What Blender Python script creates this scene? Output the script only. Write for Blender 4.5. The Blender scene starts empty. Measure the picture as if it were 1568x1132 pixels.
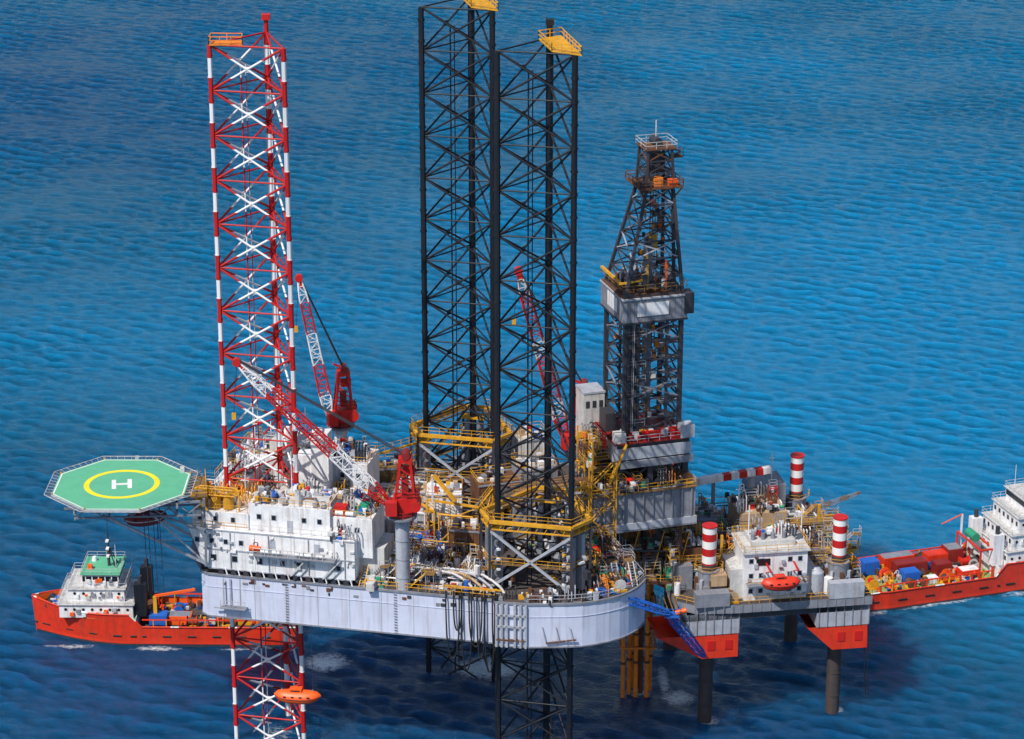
import bpy, math, random
import numpy as np
from mathutils import Vector, Matrix
R = random.Random(7)
sc = bpy.context.scene
rad = math.radians

# ------------------------------------------------------------ materials
MATS = {}
def nn(nt, t, **k):
    n = nt.nodes.new(t)
    for a, v in k.items(): setattr(n, a, v)
    return n
def mat(name, col, rough=.5, metal=0., dirt=.35, dcol=None, streak=.3, sc_=.6, rust=(.16,.06,.025), z0=.5):
    if name in MATS: return MATS[name]
    m = bpy.data.materials.new(name); m.use_nodes = True
    nt = m.node_tree; b = nt.nodes['Principled BSDF']; L = nt.links.new
    b.inputs['Metallic'].default_value = metal
    geo = nn(nt, 'ShaderNodeNewGeometry')
    n1 = nn(nt, 'ShaderNodeTexNoise'); n1.inputs['Scale'].default_value = sc_; n1.inputs['Detail'].default_value = 8
    n1.inputs['Roughness'].default_value = .72
    L(geo.outputs['Position'], n1.inputs['Vector'])
    mp = nn(nt, 'ShaderNodeMapping'); mp.inputs['Scale'].default_value = (1.8, 1.8, .14)
    L(geo.outputs['Position'], mp.inputs['Vector'])
    n2 = nn(nt, 'ShaderNodeTexNoise'); n2.inputs['Scale'].default_value = 1.; n2.inputs['Detail'].default_value = 6
    L(mp.outputs[0], n2.inputs['Vector'])
    r1 = nn(nt, 'ShaderNodeMapRange'); r1.inputs[1].default_value = .42; r1.inputs[2].default_value = .72
    r1.inputs[3].default_value = 0; r1.inputs[4].default_value = dirt
    L(n1.outputs[0], r1.inputs[0])
    r2 = nn(nt, 'ShaderNodeMapRange'); r2.inputs[1].default_value = z0; r2.inputs[2].default_value = .72
    r2.inputs[3].default_value = 0; r2.inputs[4].default_value = streak
    L(n2.outputs[0], r2.inputs[0])
    rr = nn(nt, 'ShaderNodeMapRange'); rr.inputs[3].default_value = rough-.12; rr.inputs[4].default_value = min(1,rough+.25); L(n1.outputs[0], rr.inputs[0]); L(rr.outputs[0], b.inputs['Roughness'])
    m1 = nn(nt, 'ShaderNodeMixRGB'); m1.inputs[1].default_value = (*col, 1)
    d = dcol or tuple(c*.35 for c in col); m1.inputs[2].default_value = (*d, 1)
    L(r1.outputs[0], m1.inputs[0])
    m2 = nn(nt, 'ShaderNodeMixRGB'); m2.inputs[2].default_value = (*rust, 1)
    L(m1.outputs[0], m2.inputs[1]); L(r2.outputs[0], m2.inputs[0])
    L(m2.outputs[0], b.inputs['Base Color'])
    MATS[name] = m
    return m
W  = mat('white_paint', (.82,.83,.86), .45, dirt=.38, streak=.42)
OW = mat('offwhite_paint', (.60,.60,.60), .5, dirt=.5, streak=.42)
HUL= mat('hull_paint', (.60,.64,.80), .45, dirt=.42, streak=.34, sc_=.22, dcol=(.34,.37,.49), rust=(.24,.20,.19))
G  = mat('grey_paint', (.24,.26,.31), .5, dirt=.6)
LG = mat('light_grey_paint', (.42,.45,.52), .5, dirt=.55)
DG = mat('dark_steel', (.035,.04,.055), .5, dirt=.5)
BK = mat('black_steel', (.006,.009,.016), .42, dirt=.3, streak=.1)
RD = mat('red_paint', (.58,.012,.010), .4, dirt=.45)
DR = mat('dark_red_paint', (.25,.015,.015), .45, dirt=.4)
SR = mat('ship_red_paint', (.74,.04,.012), .4, dirt=.45, streak=.4)
OR = mat('orange_paint', (.88,.12,.012), .4, dirt=.2, streak=.1)
YE = mat('yellow_paint', (.74,.37,.02), .5, dirt=.6)
YB = mat('ochre_deck_paint', (.24,.14,.05), .6, dirt=.6)
BR = mat('rust_brown', (.14,.06,.03), .7, dirt=.6)
RU = mat('rusty_conductor', (.85,.25,.025), .7, dirt=.6, dcol=(.34,.08,.015))
BL = mat('blue_paint', (.01,.13,.55), .45, dirt=.3)
GN = mat('green_paint', (.02,.30,.17), .5, dirt=.35)
HG = mat('helideck_green', (.11,.44,.26), .65, dirt=.5, dcol=(.08,.30,.20), streak=0, sc_=.35)
DK = mat('deck_plate', (.08,.07,.07), .7, dirt=.7)
WD = mat('timber_deck', (.25,.34,.12), .7, dirt=.6)
GL = mat('window_glass', (.01,.015,.02), .2, dirt=0, streak=0)
LW = mat('line_paint', (.8,.8,.8), .6, dirt=.35, streak=0)
LY = mat('line_yellow', (.90,.74,.02), .6, dirt=.3, streak=0)
HO = mat('hose_rubber', (.012,.012,.014), .6, dirt=.2, streak=0)
CO = mat('column_steel', (.06,.05,.05), .6, dirt=.6)
TN = mat('tan_paint', (.48,.33,.20), .6, dirt=.4)

def banded(name, period, z0, colA, colB, fracA=.5):
    m = mat(name, colA, .42, dirt=.25, streak=.15)
    nt = m.node_tree; L = nt.links.new; b = nt.nodes['Principled BSDF']
    geo = nn(nt, 'ShaderNodeNewGeometry'); s = nn(nt, 'ShaderNodeSeparateXYZ'); L(geo.outputs['Position'], s.inputs[0])
    a = nn(nt, 'ShaderNodeMath', operation='SUBTRACT'); a.inputs[1].default_value = z0; L(s.outputs[2], a.inputs[0])
    d = nn(nt, 'ShaderNodeMath', operation='DIVIDE'); d.inputs[1].default_value = period; L(a.outputs[0], d.inputs[0])
    f = nn(nt, 'ShaderNodeMath', operation='FRACT'); L(d.outputs[0], f.inputs[0])
    l = nn(nt, 'ShaderNodeMath', operation='LESS_THAN'); l.inputs[1].default_value = fracA; L(f.outputs[0], l.inputs[0])
    old = b.inputs['Base Color'].links[0].from_socket
    mx = nn(nt, 'ShaderNodeMixRGB'); mx.inputs[1].default_value = (*colB, 1)
    L(l.outputs[0], mx.inputs[0]); L(old, mx.inputs[2]); L(mx.outputs[0], b.inputs['Base Color'])
    return m
BAY = 6.7

# ------------------------------------------------------------ builder
class B:
    def __init__(s, name, loc=(0,0,0), rot=0., z=None):
        s.name = name; s.loc = Vector(loc)
        s.T = Matrix.Translation(s.loc) @ Matrix.Rotation(rot, 4, 'Z'); s.rot = rot
        s.L = s.T.copy(); s.parts = {}; s.part('body')
    def frame(s, loc=None, rot=0.):
        s.L = (Matrix.Translation(Vector(loc)) @ Matrix.Rotation(rot, 4, 'Z')) if loc is not None else s.T.copy()
        return s
    def part(s, n):
        s.cur = s.parts.setdefault(n, dict(v=[], f=[], m=[], s=[], mats=[])); return s
    def add(s, vs, fs, m, sm=False):
        c = s.cur; o = len(c['v']); L = s.L
        for v in vs: c['v'].append(L @ Vector(v))
        if m not in c['mats']: c['mats'].append(m)
        k = c['mats'].index(m)
        for f in fs:
            c['f'].append([i+o for i in f]); c['m'].append(k); c['s'].append(sm)
    def box(s, x0, x1, y0, y1, z0, z1, m):
        s.add([(x0,y0,z0),(x1,y0,z0),(x1,y1,z0),(x0,y1,z0),(x0,y0,z1),(x1,y0,z1),(x1,y1,z1),(x0,y1,z1)],
              [(3,2,1,0),(4,5,6,7),(0,1,5,4),(1,2,6,5),(2,3,7,6),(3,0,4,7)], m)
    def boxc(s, c, d, m, rz=0.):
        cr, sr = math.cos(rz), math.sin(rz); vs = []
        for z in (-.5,.5):
            for x, y in ((-.5,-.5),(.5,-.5),(.5,.5),(-.5,.5)):
                X, Y = x*d[0], y*d[1]; vs.append((c[0]+X*cr-Y*sr, c[1]+X*sr+Y*cr, c[2]+z*d[2]))
        s.add(vs, [(3,2,1,0),(4,5,6,7),(0,1,5,4),(1,2,6,5),(2,3,7,6),(3,0,4,7)], m)
    def cyl(s, p, q, r, m, n=12, r2=None, sm=True, caps=True):
        p = Vector(p); q = Vector(q); d = q-p
        if d.length < 1e-6: return
        d.normalize()
        u = Vector((1,0,0)) if abs(d.z) > .95 else Vector((0,0,1))
        u = (u - d*u.dot(d)).normalized()
        w = d.cross(u); r2 = r if r2 is None else r2
        off = math.pi/n if n == 4 else 0
        vs = []
        for c, rr in ((p, r), (q, r2)):
            for i in range(n):
                a = 2*math.pi*i/n+off; vs.append(c + u*rr*math.cos(a) + w*rr*math.sin(a))
        s.add(vs, [(i, (i+1) % n, n+(i+1) % n, n+i) for i in range(n)], m, sm and n > 5)
        if caps: s.add(vs, [tuple(range(n))[::-1], tuple(range(n, 2*n))], m)
    def beam(s, p, q, w, m): s.cyl(p, q, w*.7071, m, 4, sm=False)
    def rod(s, p, q, r, m): s.cyl(p, q, r, m, 6, caps=False)
    def tube(s, pts, r, m, n=8):
        for a, b in zip(pts[:-1], pts[1:]): s.cyl(a, b, r, m, n)
    def prism(s, poly, z0, z1, m, mt=None):
        n = len(poly); vs = [(x,y,z0) for x,y in poly]+[(x,y,z1) for x,y in poly]
        s.add(vs, [(i,(i+1)%n,n+(i+1)%n,n+i) for i in range(n)], m)
        s.add(vs, [tuple(range(n))[::-1]], m); s.add(vs, [tuple(range(n,2*n))], mt or m)
    def rail(s, pts, z, m, h=1.1, closed=False, r=.05, mid=2):
        P = list(pts) + ([pts[0]] if closed else [])
        for a, b in zip(P[:-1], P[1:]):
            a = Vector((a[0],a[1],z)); b = Vector((b[0],b[1],z)); n = max(1, int((b-a).length/1.6))
            for k in range(mid):
                o = Vector((0,0,h*(1-k/mid))); s.cyl(a+o, b+o, r, m, 4, caps=False)
            for i in range(n+1):
                c = a.lerp(b, i/n); s.cyl(c, c+Vector((0,0,h)), r, m, 4, caps=False)
    def loft(s, rings, m, closed=True, sm=True, cap=True):
        n = len(rings[0]); vs = [v for r in rings for v in r]; fs = []
        for k in range(len(rings)-1):
            for i in range(n if closed else n-1):
                j = (i+1) % n; fs.append((k*n+i, k*n+j, (k+1)*n+j, (k+1)*n+i))
        s.add(vs, fs, m, sm)
        if cap: s.add(vs, [tuple(range(n))[::-1], tuple(range((len(rings)-1)*n, len(rings)*n))], m)
    def window(s, x, z, y, w=.8, h=.9, m=None):
        s.box(x-w/2-.1, x+w/2+.1, y-.05, y+.02, z-h/2-.1, z+h/2+.1, LG)
        s.box(x-w/2, x+w/2, y-.07, y+.01, z-h/2, z+h/2, m or GL)
    def lattice(s, p, q, w0, w1, n, mats, r=.12, rb=.07, band=2):
        p = Vector(p); q = Vector(q); d = (q-p).normalized()
        u = d.cross(Vector((0,0,1)))
        if u.length < .05: u = Vector((1,0,0))
        u.normalize(); w = u.cross(d).normalized()
        prev = None
        for i in range(n+1):
            t = i/n; c = p.lerp(q, t); a = w0+(w1-w0)*t
            if t < .12: a *= (.35+.65*t/.12)
            if t > .88: a *= (.35+.65*(1-t)/.12)
            cs = [c+u*a*x/2+w*a*y/2 for x, y in ((-1,-1),(1,-1),(1,1),(-1,1))]
            M = mats[(i//band) % len(mats)]
            if prev:
                for k in range(4):
                    s.cyl(prev[k], cs[k], r, M, 5, caps=False)
                    s.cyl(prev[k] if i % 2 else prev[(k+1)%4], cs[(k+1)%4] if i % 2 else cs[k], rb, M, 4, caps=False)
            for k in range(4): s.cyl(cs[k], cs[(k+1)%4], rb, M, 4, caps=False)
            prev = cs
    def done(s):
        e = bpy.data.objects.new(s.name, None); sc.collection.objects.link(e); e.location = s.loc
        e.empty_display_size = 1
        for pn, c in s.parts.items():
            if not c['v']: continue
            me = bpy.data.meshes.new(pn); me.from_pydata([tuple(v-s.loc) for v in c['v']], [], c['f'])
            for m in c['mats']: me.materials.append(m)
            me.polygons.foreach_set('material_index', c['m']); me.polygons.foreach_set('use_smooth', c['s'])
            me.update(); o = bpy.data.objects.new(pn, me); sc.collection.objects.link(o); o.parent = e
        return e
def inpoly(x, y, P):
    c = False; n = len(P)
    for i in range(n):
        x1,y1 = P[i]; x2,y2 = P[(i+1)%n]
        if (y1 > y) != (y2 > y) and x < (x2-x1)*(y-y1)/(y2-y1)+x1: c = not c
    return c

# ------------------------------------------------------------ geometry constants (metres)
DZ, HB = 32., 25.
NEAR = Vector((4.0, 0, 0)); FAR = Vector((-7.7, 35, 0)); BOW = Vector((-37.3, 11.5, 0))
ANG = [rad(77.6), rad(197.6), rad(-42.4)]; RL = 6.4
HULL = [(-47,3.2),(-46,2.0),(-2.6,-7.6),(-2.4,-8.3),(2.2,-9.0),(8,-8.9),(10.4,-8.6),(12.5,-7.9),(14.4,-7.0),(16,-6.0),(17.4,-4.7),(18.6,-3.2),(19.4,-1.6),(20,0),(6,44),(2,48.5),(-4,50),(-46,25),(-48,21)]

# ------------------------------------------------------------ legs
def leg(name, c, top, m, mb, rc, bz, bot=-4, plat=YE, small=False):
    b = B(name, (c.x, c.y, 0)).frame((0,0,0))
    P = [Vector((c.x+RL*math.cos(a), c.y+RL*math.sin(a), 0)) for a in ANG]
    b.part('chords')
    for k, p in enumerate(P):
        b.cyl((p.x,p.y,bot), (p.x,p.y,top+(2.0 if k == 0 else 0)), rc, m, 10)
        d = (Vector((c.x,c.y,0))-p).normalized(); t = Vector((-d.y,d.x,0))
        for o in (p+t*rc, p-t*rc): b.cyl((o.x,o.y,bot), (o.x,o.y,top), .14, m, 4, caps=False)
        z = bot
        while z < top-1: b.cyl((p.x,p.y,z),(p.x,p.y,z+.35),rc*1.25,m,8); z += BAY/2
    b.part('braces')
    z = top
    while z > bot:
        z1 = z-BAY
        for k in range(3):
            p, q = P[k], P[(k+1)%3]
            b.rod((p.x,p.y,z), (q.x,q.y,z1), bz, mb); b.rod((q.x,q.y,z), (p.x,p.y,z1), bz, mb)
            b.rod((p.x,p.y,z), (q.x,q.y,z), bz*.75, mb)
            mid = (p+q)/2
            b.boxc((mid.x,mid.y,(z+z1)/2), (.8,.12,.8), mb, math.atan2((q-p).y,(q-p).x))
        z = z1
    b.part('riser_pipes')
    b.rod((c.x-1.7,c.y-2,bot), (c.x-1.7,c.y-2,top-3), .12, mb); b.rod((c.x-1.1,c.y-1,bot), (c.x-1.1,c.y-1,top-3), .08, mb)
    b.part('top_platform')
    p = P[2]; q = P[0]
    if small:
        o = P[1]; v = [(o.x,o.y-.8),(o.x+4.8,o.y-.6),(o.x+4.6,o.y+1.4),(o.x+.2,o.y+1.6)]
    else: v = [(q.x-1.6,q.y-1.5),(p.x-3.2,p.y+1.6),(p.x+.9,p.y-.9),(q.x+1.6,q.y+.6)]
    b.prism(v, top+.05, top+.25, plat); b.rail(v, top+.25, plat, closed=True, r=.08)
    b.boxc((q.x,q.y,top+2.3), (1.2,1.2,.8), RD if small else m)
    b.done()
MRW = banded('red_white_banded_paint', BAY, 111.6-BAY*.28, (.50,.010,.010), (.75,.75,.78), .57)
leg('lattice_leg', NEAR, 113.4, BK, BK, .44, .165)
leg('lattice_leg', FAR, 112.0, BK, BK, .44, .165)
leg('lattice_leg', BOW, 111.6, MRW, MRW, .34, .18, plat=RU, small=True)

# ------------------------------------------------------------ hull
h = B('jackup_rig_hull', (-14,16,DZ)).frame((0,0,0))
h.part('hull_shell'); h.prism(HULL, HB, DZ, HUL, DK)
h.part('hull_trim')
def along(i, j, t, off=0.):
    a = Vector(HULL[i]); c = Vector(HULL[j]); d = (c-a).normalized(); p = a.lerp(c, t); n = Vector((d.y,-d.x)); return p+n*off, d
n = len(HULL)
for i in range(n):
    a, d = along(i,(i+1)%n,0,.06); c, _ = along(i,(i+1)%n,1,.06)
    h.beam((a.x,a.y,DZ+.1), (c.x,c.y,DZ+.1), .3, G); h.beam((a.x,a.y,HB+.12), (c.x,c.y,HB+.12), .2, G)
    h.beam((a.x,a.y,DZ-2.0), (c.x,c.y,DZ-2.0), .06, HUL)
for k in range(9):
    p, d = along(1,2,(k+.5)/9,.02); h.boxc((p.x,p.y,(HB+DZ)/2), (.07,.04,6.6), LG, math.atan2(d.y,d.x))
for t in (.28,.66):
    p, d = along(1,2,t,.15)
    for z in np.arange(HB+.3, DZ, .45): h.boxc((p.x,p.y,z), (.5,.1,.06), G, math.atan2(d.y,d.x))
for k in range(26):
    p, d = along(1,2,.05+.9*R.random(),.06); h.boxc((p.x,p.y,DZ-R.uniform(.3,1.5)), (R.uniform(.2,.9),.1,R.uniform(.2,.6)), R.choice([G,DG,BR]), math.atan2(d.y,d.x))
for t in (.03,.20,.36,.62,.8,.97):
    p, d = along(3,4,t,.2); h.boxc((p.x,p.y,(HB+DZ)/2), (.35,.5,6.9), LG, math.atan2(d.y,d.x))
for z in (26.2,28.4,30.2):
    a,d = along(3,4,.02,.3); c,_ = along(3,4,.98,.3); h.beam((a.x,a.y,z),(c.x,c.y,z),.3,BR if z < 28 else LG)
h.beam((5.0,-9.3,25.9),(9.5,-9.2,26.4),.2,BR)
for X in (5,6,7,8,9): h.beam((X,-9.3,25.9),(X-.6,-9.2,28.6) if X%2 else (X,-9.3,26.4),.1,LG)
h.part('deck_edge_railing')
h.rail([(-22,-3.1),(-2.6,-7.3)], DZ+.25, YE); h.rail([(2.2,-8.8),(8,-8.7),(12.5,-7.7),(16,-5.8),(18.4,-3),(19.8,0),(14,18)], DZ+.25, LG)
h.rail([(-46,24.5),(-4,49.5),(2,48),(6,43.7),(10,31)], DZ+.25, YE)
h.part('bow_sponson')
h.add([(-47,3.2,DZ),(-48,21,DZ),(-49.5,21,DZ+3),(-48.5,2.5,DZ+3)], [(0,1,2,3)], HUL)
h.part('ladder_platform')
for X in (-43.5,-42.5,-41): h.beam((X,.9,27),(X,.9,31.8),.15,LG)
h.beam((-45,.9,27),(-40,.2,27.0),.2,LG); h.boxc((-42,.4,27.1),(4,1.2,.12),G,rad(-12))
h.rail([(-44,.4),(-40.2,-.4)],27.2,LG)
h.part('underside')
for X,Y in ((-5,5),(-12,8),(-20,6),(10,4)): h.cyl((X,Y,HB-3),(X,Y,HB),.5,CO,10)
h.done()

# ------------------------------------------------------------ jack houses
def jackhouse(c, zt=43.4, small=False):
    b = B('leg_jack_house', (c.x,c.y,DZ)).frame((0,0,0))
    P = [Vector((c.x+(RL+.6)*math.cos(a), c.y+(RL+.6)*math.sin(a), 0)) for a in ANG]
    for p, a in zip(P, ANG):
        b.part('jack_tower')
        for s_ in (-1,1):
            o = Vector((-math.sin(a), math.cos(a),0))*1.05*s_
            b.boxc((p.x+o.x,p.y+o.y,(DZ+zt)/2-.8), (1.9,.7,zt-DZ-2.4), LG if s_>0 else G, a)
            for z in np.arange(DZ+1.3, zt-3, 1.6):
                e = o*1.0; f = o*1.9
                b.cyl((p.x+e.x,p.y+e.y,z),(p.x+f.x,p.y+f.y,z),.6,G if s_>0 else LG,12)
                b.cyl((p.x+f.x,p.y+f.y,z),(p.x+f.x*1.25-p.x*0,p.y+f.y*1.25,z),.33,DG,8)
                b.boxc((p.x+f.x*1.1,p.y+f.y*1.1,z+.7),(.5,.5,.3),R.choice([W,YE,G]),a)
        b.boxc((p.x,p.y,zt-1.2), (2.2,3.8,.35), YE, a)
    b.part('frame')
    Q = []
    for a in ANG:
        for s_ in (-1,1): Q.append((c.x+(RL+2.2)*math.cos(a+s_*.25), c.y+(RL+2.2)*math.sin(a+s_*.25)))
    for i in range(6):
        p, q = Q[i], Q[(i+1)%6]
        b.beam((*p,zt),(*q,zt),.5,YE); b.beam((*p,zt-1.2),(*q,zt-1.2),.2,YE)
        b.beam((*p,DZ),(*p,zt),.4,DG)
        L_ = (Vector(q)-Vector(p)).length
        if L_ > 5.5:
            b.beam((*p,DZ+.8),(*q,zt-1.4),.34,LG); b.beam((*q,DZ+.8),(*p,zt-1.4),.34,LG)
        k = max(2,int(L_/1.3))
        for j in range(k):
            m1 = Vector(p).lerp(Vector(q), j/k); m2 = Vector(p).lerp(Vector(q), (j+.5)/k)
            b.beam((m1.x,m1.y,zt-1.2),(m2.x,m2.y,zt),.09,YE)
    b.part('walkway')
    b.rail(Q, zt+.3, YE, closed=True, r=.045)
    inner = [(c.x+(x-c.x)*.86, c.y+(y-c.y)*.86) for x, y in Q]
    for i in range(6):
        j = (i+1)%6
        for zz in (zt-.4, DZ+4.6): b.add([(*Q[i],zz),(*Q[j],zz),(*inner[j],zz),(*inner[i],zz)], [(0,1,2,3)], YB)
    b.rail(Q, DZ+4.65, R.choice([YE,G]), closed=True, r=.045)
    for _ in range(40):
        i = R.randrange(3); p = P[i]; b.boxc((p.x+R.uniform(-3,3),p.y+R.uniform(-2.4,2.4),DZ+R.uniform(.5,6.5)),(R.uniform(.3,1.2),R.uniform(.3,1.2),R.uniform(.3,1.5)),R.choice([G,LG,YE,DG,W,BR,DG]),R.random())
    b.done()
jackhouse(NEAR); jackhouse(FAR, small=True)

# ------------------------------------------------------------ clutter
PW = [W,W,W,OW,OW,LG,G,TN,YE,BL,RD,DG,BR,LG,G,DG,W]
PD = [G,LG,DG,DG,BR,BR,YB,YE,TN,OW,W,RU,GN,DG]
def item(b, x, y, z, rz, k, pal, s=1.):
    f0 = b.L.copy(); b.L = b.L @ Matrix.Translation((x,y,z)) @ Matrix.Rotation(rz,4,'Z')
    m = R.choice(pal); RC_ = R.choice([YE,OW,G,LG,YE])
    if k == 0:
        l, w, hh = R.choice([(6,2.4,2.6),(3,2.4,2.4),(2.4,1.8,2.2)]); l*=s; w*=s; hh*=s
        b.box(-l/2,l/2,-w/2,w/2,.1,hh,m)
        for i in range(int(l/.6)+1):
            X = -l/2+.1+i*(l-.2)/max(1,int(l/.6)); b.box(X-.07,X+.07,-w/2-.05,-w/2+.01,.2,hh-.1,m)
        b.box(-l/2-.04,l/2+.04,-w/2-.06,-w/2+.1,hh-.12,hh+.04,G)
        b.boxc((l*.2,0,hh+.25),(.7,.6,.5),R.choice(pal))
    elif k == 1:
        r = R.uniform(.4,.9)*s; l = R.uniform(2,4.5)*s
        b.cyl((-l/2,0,r+.3),(l/2,0,r+.3),r,m,14); b.cyl((l/2,0,r+.3),(l/2+.3*r,0,r+.3),r,m,14,r2=r*.5); b.cyl((-l/2,0,r+.3),(-l/2-.3*r,0,r+.3),r,m,14,r2=r*.5)
        for X in (-l/3,l/3): b.box(X-.15,X+.15,-r*.8,r*.8,0,r,G)
        b.cyl((0,0,2*r),(0,0,2*r+.8),.12,G,6)
    elif k == 2:
        r = R.uniform(.35,.85)*s; hh = R.uniform(1.6,3.2)*s
        b.cyl((0,0,0),(0,0,hh),r,m,14); b.cyl((0,0,hh),(0,0,hh+.3*r),r,m,14,r2=r*.4); b.cyl((0,0,hh),(0,0,hh+.9),.1,G,6)
        b.rail([(-r,-r),(r,-r),(r,r),(-r,r)],hh*.9,RC_,closed=True,r=.03)
    elif k == 3:
        l = R.uniform(5,9)*s
        for i in range(7):
            for j in range(2 if i<5 else 1): b.cyl((-l/2+R.uniform(0,.5),(i-3)*.36+j*.18,.35+j*.3),(l/2-R.uniform(0,.5),(i-3)*.36+j*.18,.35+j*.3),.15,R.choice([BR,m,DG,YB]),7)
        for X in (-l/3,l/3):
            b.box(X-.1,X+.1,-1.5,1.5,0,.2,YE); b.box(X-.08,X+.08,-1.5,-1.36,0,1.2,YE); b.box(X-.08,X+.08,1.36,1.5,0,1.2,YE)
    elif k == 4:
        b.box(-1.3*s,1.3*s,-.8*s,.8*s,0,.25,G); b.box(-1.1*s,-.1*s,-.5*s,.5*s,.25,1.3*s,m); b.cyl((0,0,.8*s),(1.2*s,0,.8*s),.42*s,R.choice(pal),12)
        b.cyl((.6*s,0,.8*s),(.6*s,0,2.0*s),.12,m,8); b.cyl((.6*s,0,2.0*s),(.6*s,1.6*s,2.0*s),.12,m,8)
    elif k == 5:
        for y0 in (-.4,.4): b.beam((-1.6,y0,0),(1.2,y0,2.8),.14,RC_)
        for i in range(9): b.box(-1.5+i*.31,-1.3+i*.31,-.4,.4,.15+i*.31,.2+i*.31,G)
        b.box(1.2,2.6,-.7,.7,2.7,2.82,YB); b.rail([(1.2,-.7),(2.6,-.7),(2.6,.7)],2.8,RC_,r=.035)
        for X in (1.3,2.5): b.beam((X,.6,0),(X,.6,2.7),.12,G); b.beam((X,-.6,0),(X,-.6,2.7),.12,G)
    elif k == 6:
        l,w,hh = R.uniform(2,3.6)*s,R.uniform(1.5,2.6)*s,R.uniform(2,3.4)*s
        for X in (-l/2,l/2):
            for Y in (-w/2,w/2): b.beam((X,Y,0),(X,Y,hh),.13,m)
        for Z in (hh*.5,hh):
            b.beam((-l/2,-w/2,Z),(l/2,-w/2,Z),.12,m); b.beam((-l/2,w/2,Z),(l/2,w/2,Z),.12,m); b.beam((-l/2,-w/2,Z),(-l/2,w/2,Z),.12,m); b.beam((l/2,-w/2,Z),(l/2,w/2,Z),.12,m)
        b.box(-l/2+.2,l/2-.2,-w/2+.2,w/2-.2,hh*.5,hh*.55,DK); b.box(-l*.3,l*.3,-w*.3,w*.3,0,hh*.45,R.choice(pal)); b.cyl((0,0,hh*.55),(0,0,hh*.95),w*.25,R.choice(pal),10)
        b.rail([(-l/2,-w/2),(l/2,-w/2),(l/2,w/2),(-l/2,w/2)],hh,RC_,closed=True,r=.03)
    elif k == 7:
        b.cyl((0,-.8,1),(0,.8,1),.6,R.choice([BR,DG,RD]),14); b.cyl((0,-.9,1),(0,-.8,1),.95,m,16); b.cyl((0,.8,1),(0,.9,1),.95,m,16); b.box(-1,1,-1.1,1.1,0,.3,YE)
    elif k == 8:
        for i in range(4):
            X=i*.5-1; hh=R.uniform(1,2.4); b.tube([(X,0,0),(X,0,hh),(X,.15,hh+.25),(X,.45,hh+.3),(X,.6,hh+.05)],.1,m,7)
    elif k == 9:
        for i in range(9): b.boxc((R.uniform(-1.1,1.1),R.uniform(-.9,.9),.2+R.random()*.9),(R.uniform(.2,.9),R.uniform(.2,.8),R.uniform(.3,1.1)),R.choice(pal),R.uniform(-.2,.2))
    b.L = f0
def clutter(b, poly, z, n, pal, kinds, rot, avoid=(), s=1., step=2.2):
    xs = [p[0] for p in poly]; ys = [p[1] for p in poly]; placed = []; t = 0
    while len(placed) < n and t < n*30:
        t += 1; x = R.uniform(min(xs),max(xs)); y = R.uniform(min(ys),max(ys))
        if not inpoly(x,y,poly): continue
        if any((x-a)**2+(y-c)**2 < r*r for a,c,r in avoid): continue
        if any((x-a)**2+(y-c)**2 < (step*.75)**2 for a,c in placed): continue
        placed.append((x,y)); zz = z if not callable(z) else z(x,y)
        item(b,x,y,zz,rot+R.choice([0,math.pi/2,0])+R.uniform(-.03,.03),R.choice(kinds),pal,s)
def pipes(b, poly, z, n, pal, rot):
    xs = [p[0] for p in poly]; ys = [p[1] for p in poly]
    c, s_ = math.cos(rot), math.sin(rot)
    for _ in range(n):
        x = R.uniform(min(xs),max(xs)); y = R.uniform(min(ys),max(ys)); l = R.uniform(2,9); zz = z+R.uniform(.3,3)
        if R.random() < .5: q = (x+c*l,y+s_*l)
        else: q = (x-s_*l*.6,y+c*l*.6)
        if inpoly(x,y,poly) and inpoly(*q,poly):
            r = R.choice([.06,.09,.13]); m = R.choice(pal); b.tube([(x,y,z),(x,y,zz),(*q,zz),(*q,z)],r,m,6)
AV = [(4,0,9),(-7.7,35,9)]
d = B('deck_machinery', (-12,12,DZ)).frame((0,0,0))
d.part('side_deck_equipment')
P1 = [(-22.5,-1.5),(-3,-6),(-4,8),(-22.5,12)]
clutter(d, P1, DZ, 130, PW+[W], [0,1,2,4,4,5,6,8,9,9,9], rad(-12), AV, .64, 1.5); pipes(d, P1, DZ, 110, [W,LG,G,YE,G,BR], rad(-12))
d.part('centre_deck_equipment')
P2 = [(-30,14),(-2,8),(0,26),(-16,40),(-30,31)]
clutter(d, P2, lambda x,y: DZ+R.choice([0,0,2.5]), 170, PW+[G,LG,DG], [0,0,1,2,5,6,6,4,9,9,8], rad(-12), AV+[(-37,11.5,9)], .85, 1.7); pipes(d, P2, DZ+3, 110, [W,LG,YE,G,BR,DG], rad(-12))
d.part('stern_deck_equipment')
P3 = [(12.5,-6),(17.5,-3),(18.8,0),(12,20),(8,20),(10,5)]
clutter(d, P3, DZ, 60, PD, [3,3,9,9,4,5,6,7,8], rad(105), AV, .7, 1.4); pipes(d, P3, DZ, 60, [BR,YE,G,DG], rad(105))
clutter(d, [(10,-8),(12.5,-7.2),(17.5,-3.4),(18.5,0),(13,0)], DZ, 14, [RU,OR,BL,G,LG,RD,YE], [9,4,8], rad(20), AV, .5, 1.2)
clutter(d, [(-2,-7.6),(10,-8.2),(12,-6.6),(-2,-5.6)], DZ, 16, [G,LG,BR,W,YE,DG], [9,4,8], rad(0), [(-.6,-5,2.2),(9,-5.5,2.2)], .45, 1.1)
P4 = [(-16,40),(-4,48),(4,46),(8,32),(4,20),(-2,22),(2,34),(-8,44)]
clutter(d, P4, DZ, 55, PD, [0,1,2,5,6,6,9], rad(17), AV, 1.0, 2.)
d.part('forward_equipment')
clutter(d, [(2,8),(12,8),(8,22),(0,22)], DZ, 36, PD, [6,6,5,4,9,9,0], rad(17), AV, .95, 1.7)
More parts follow.
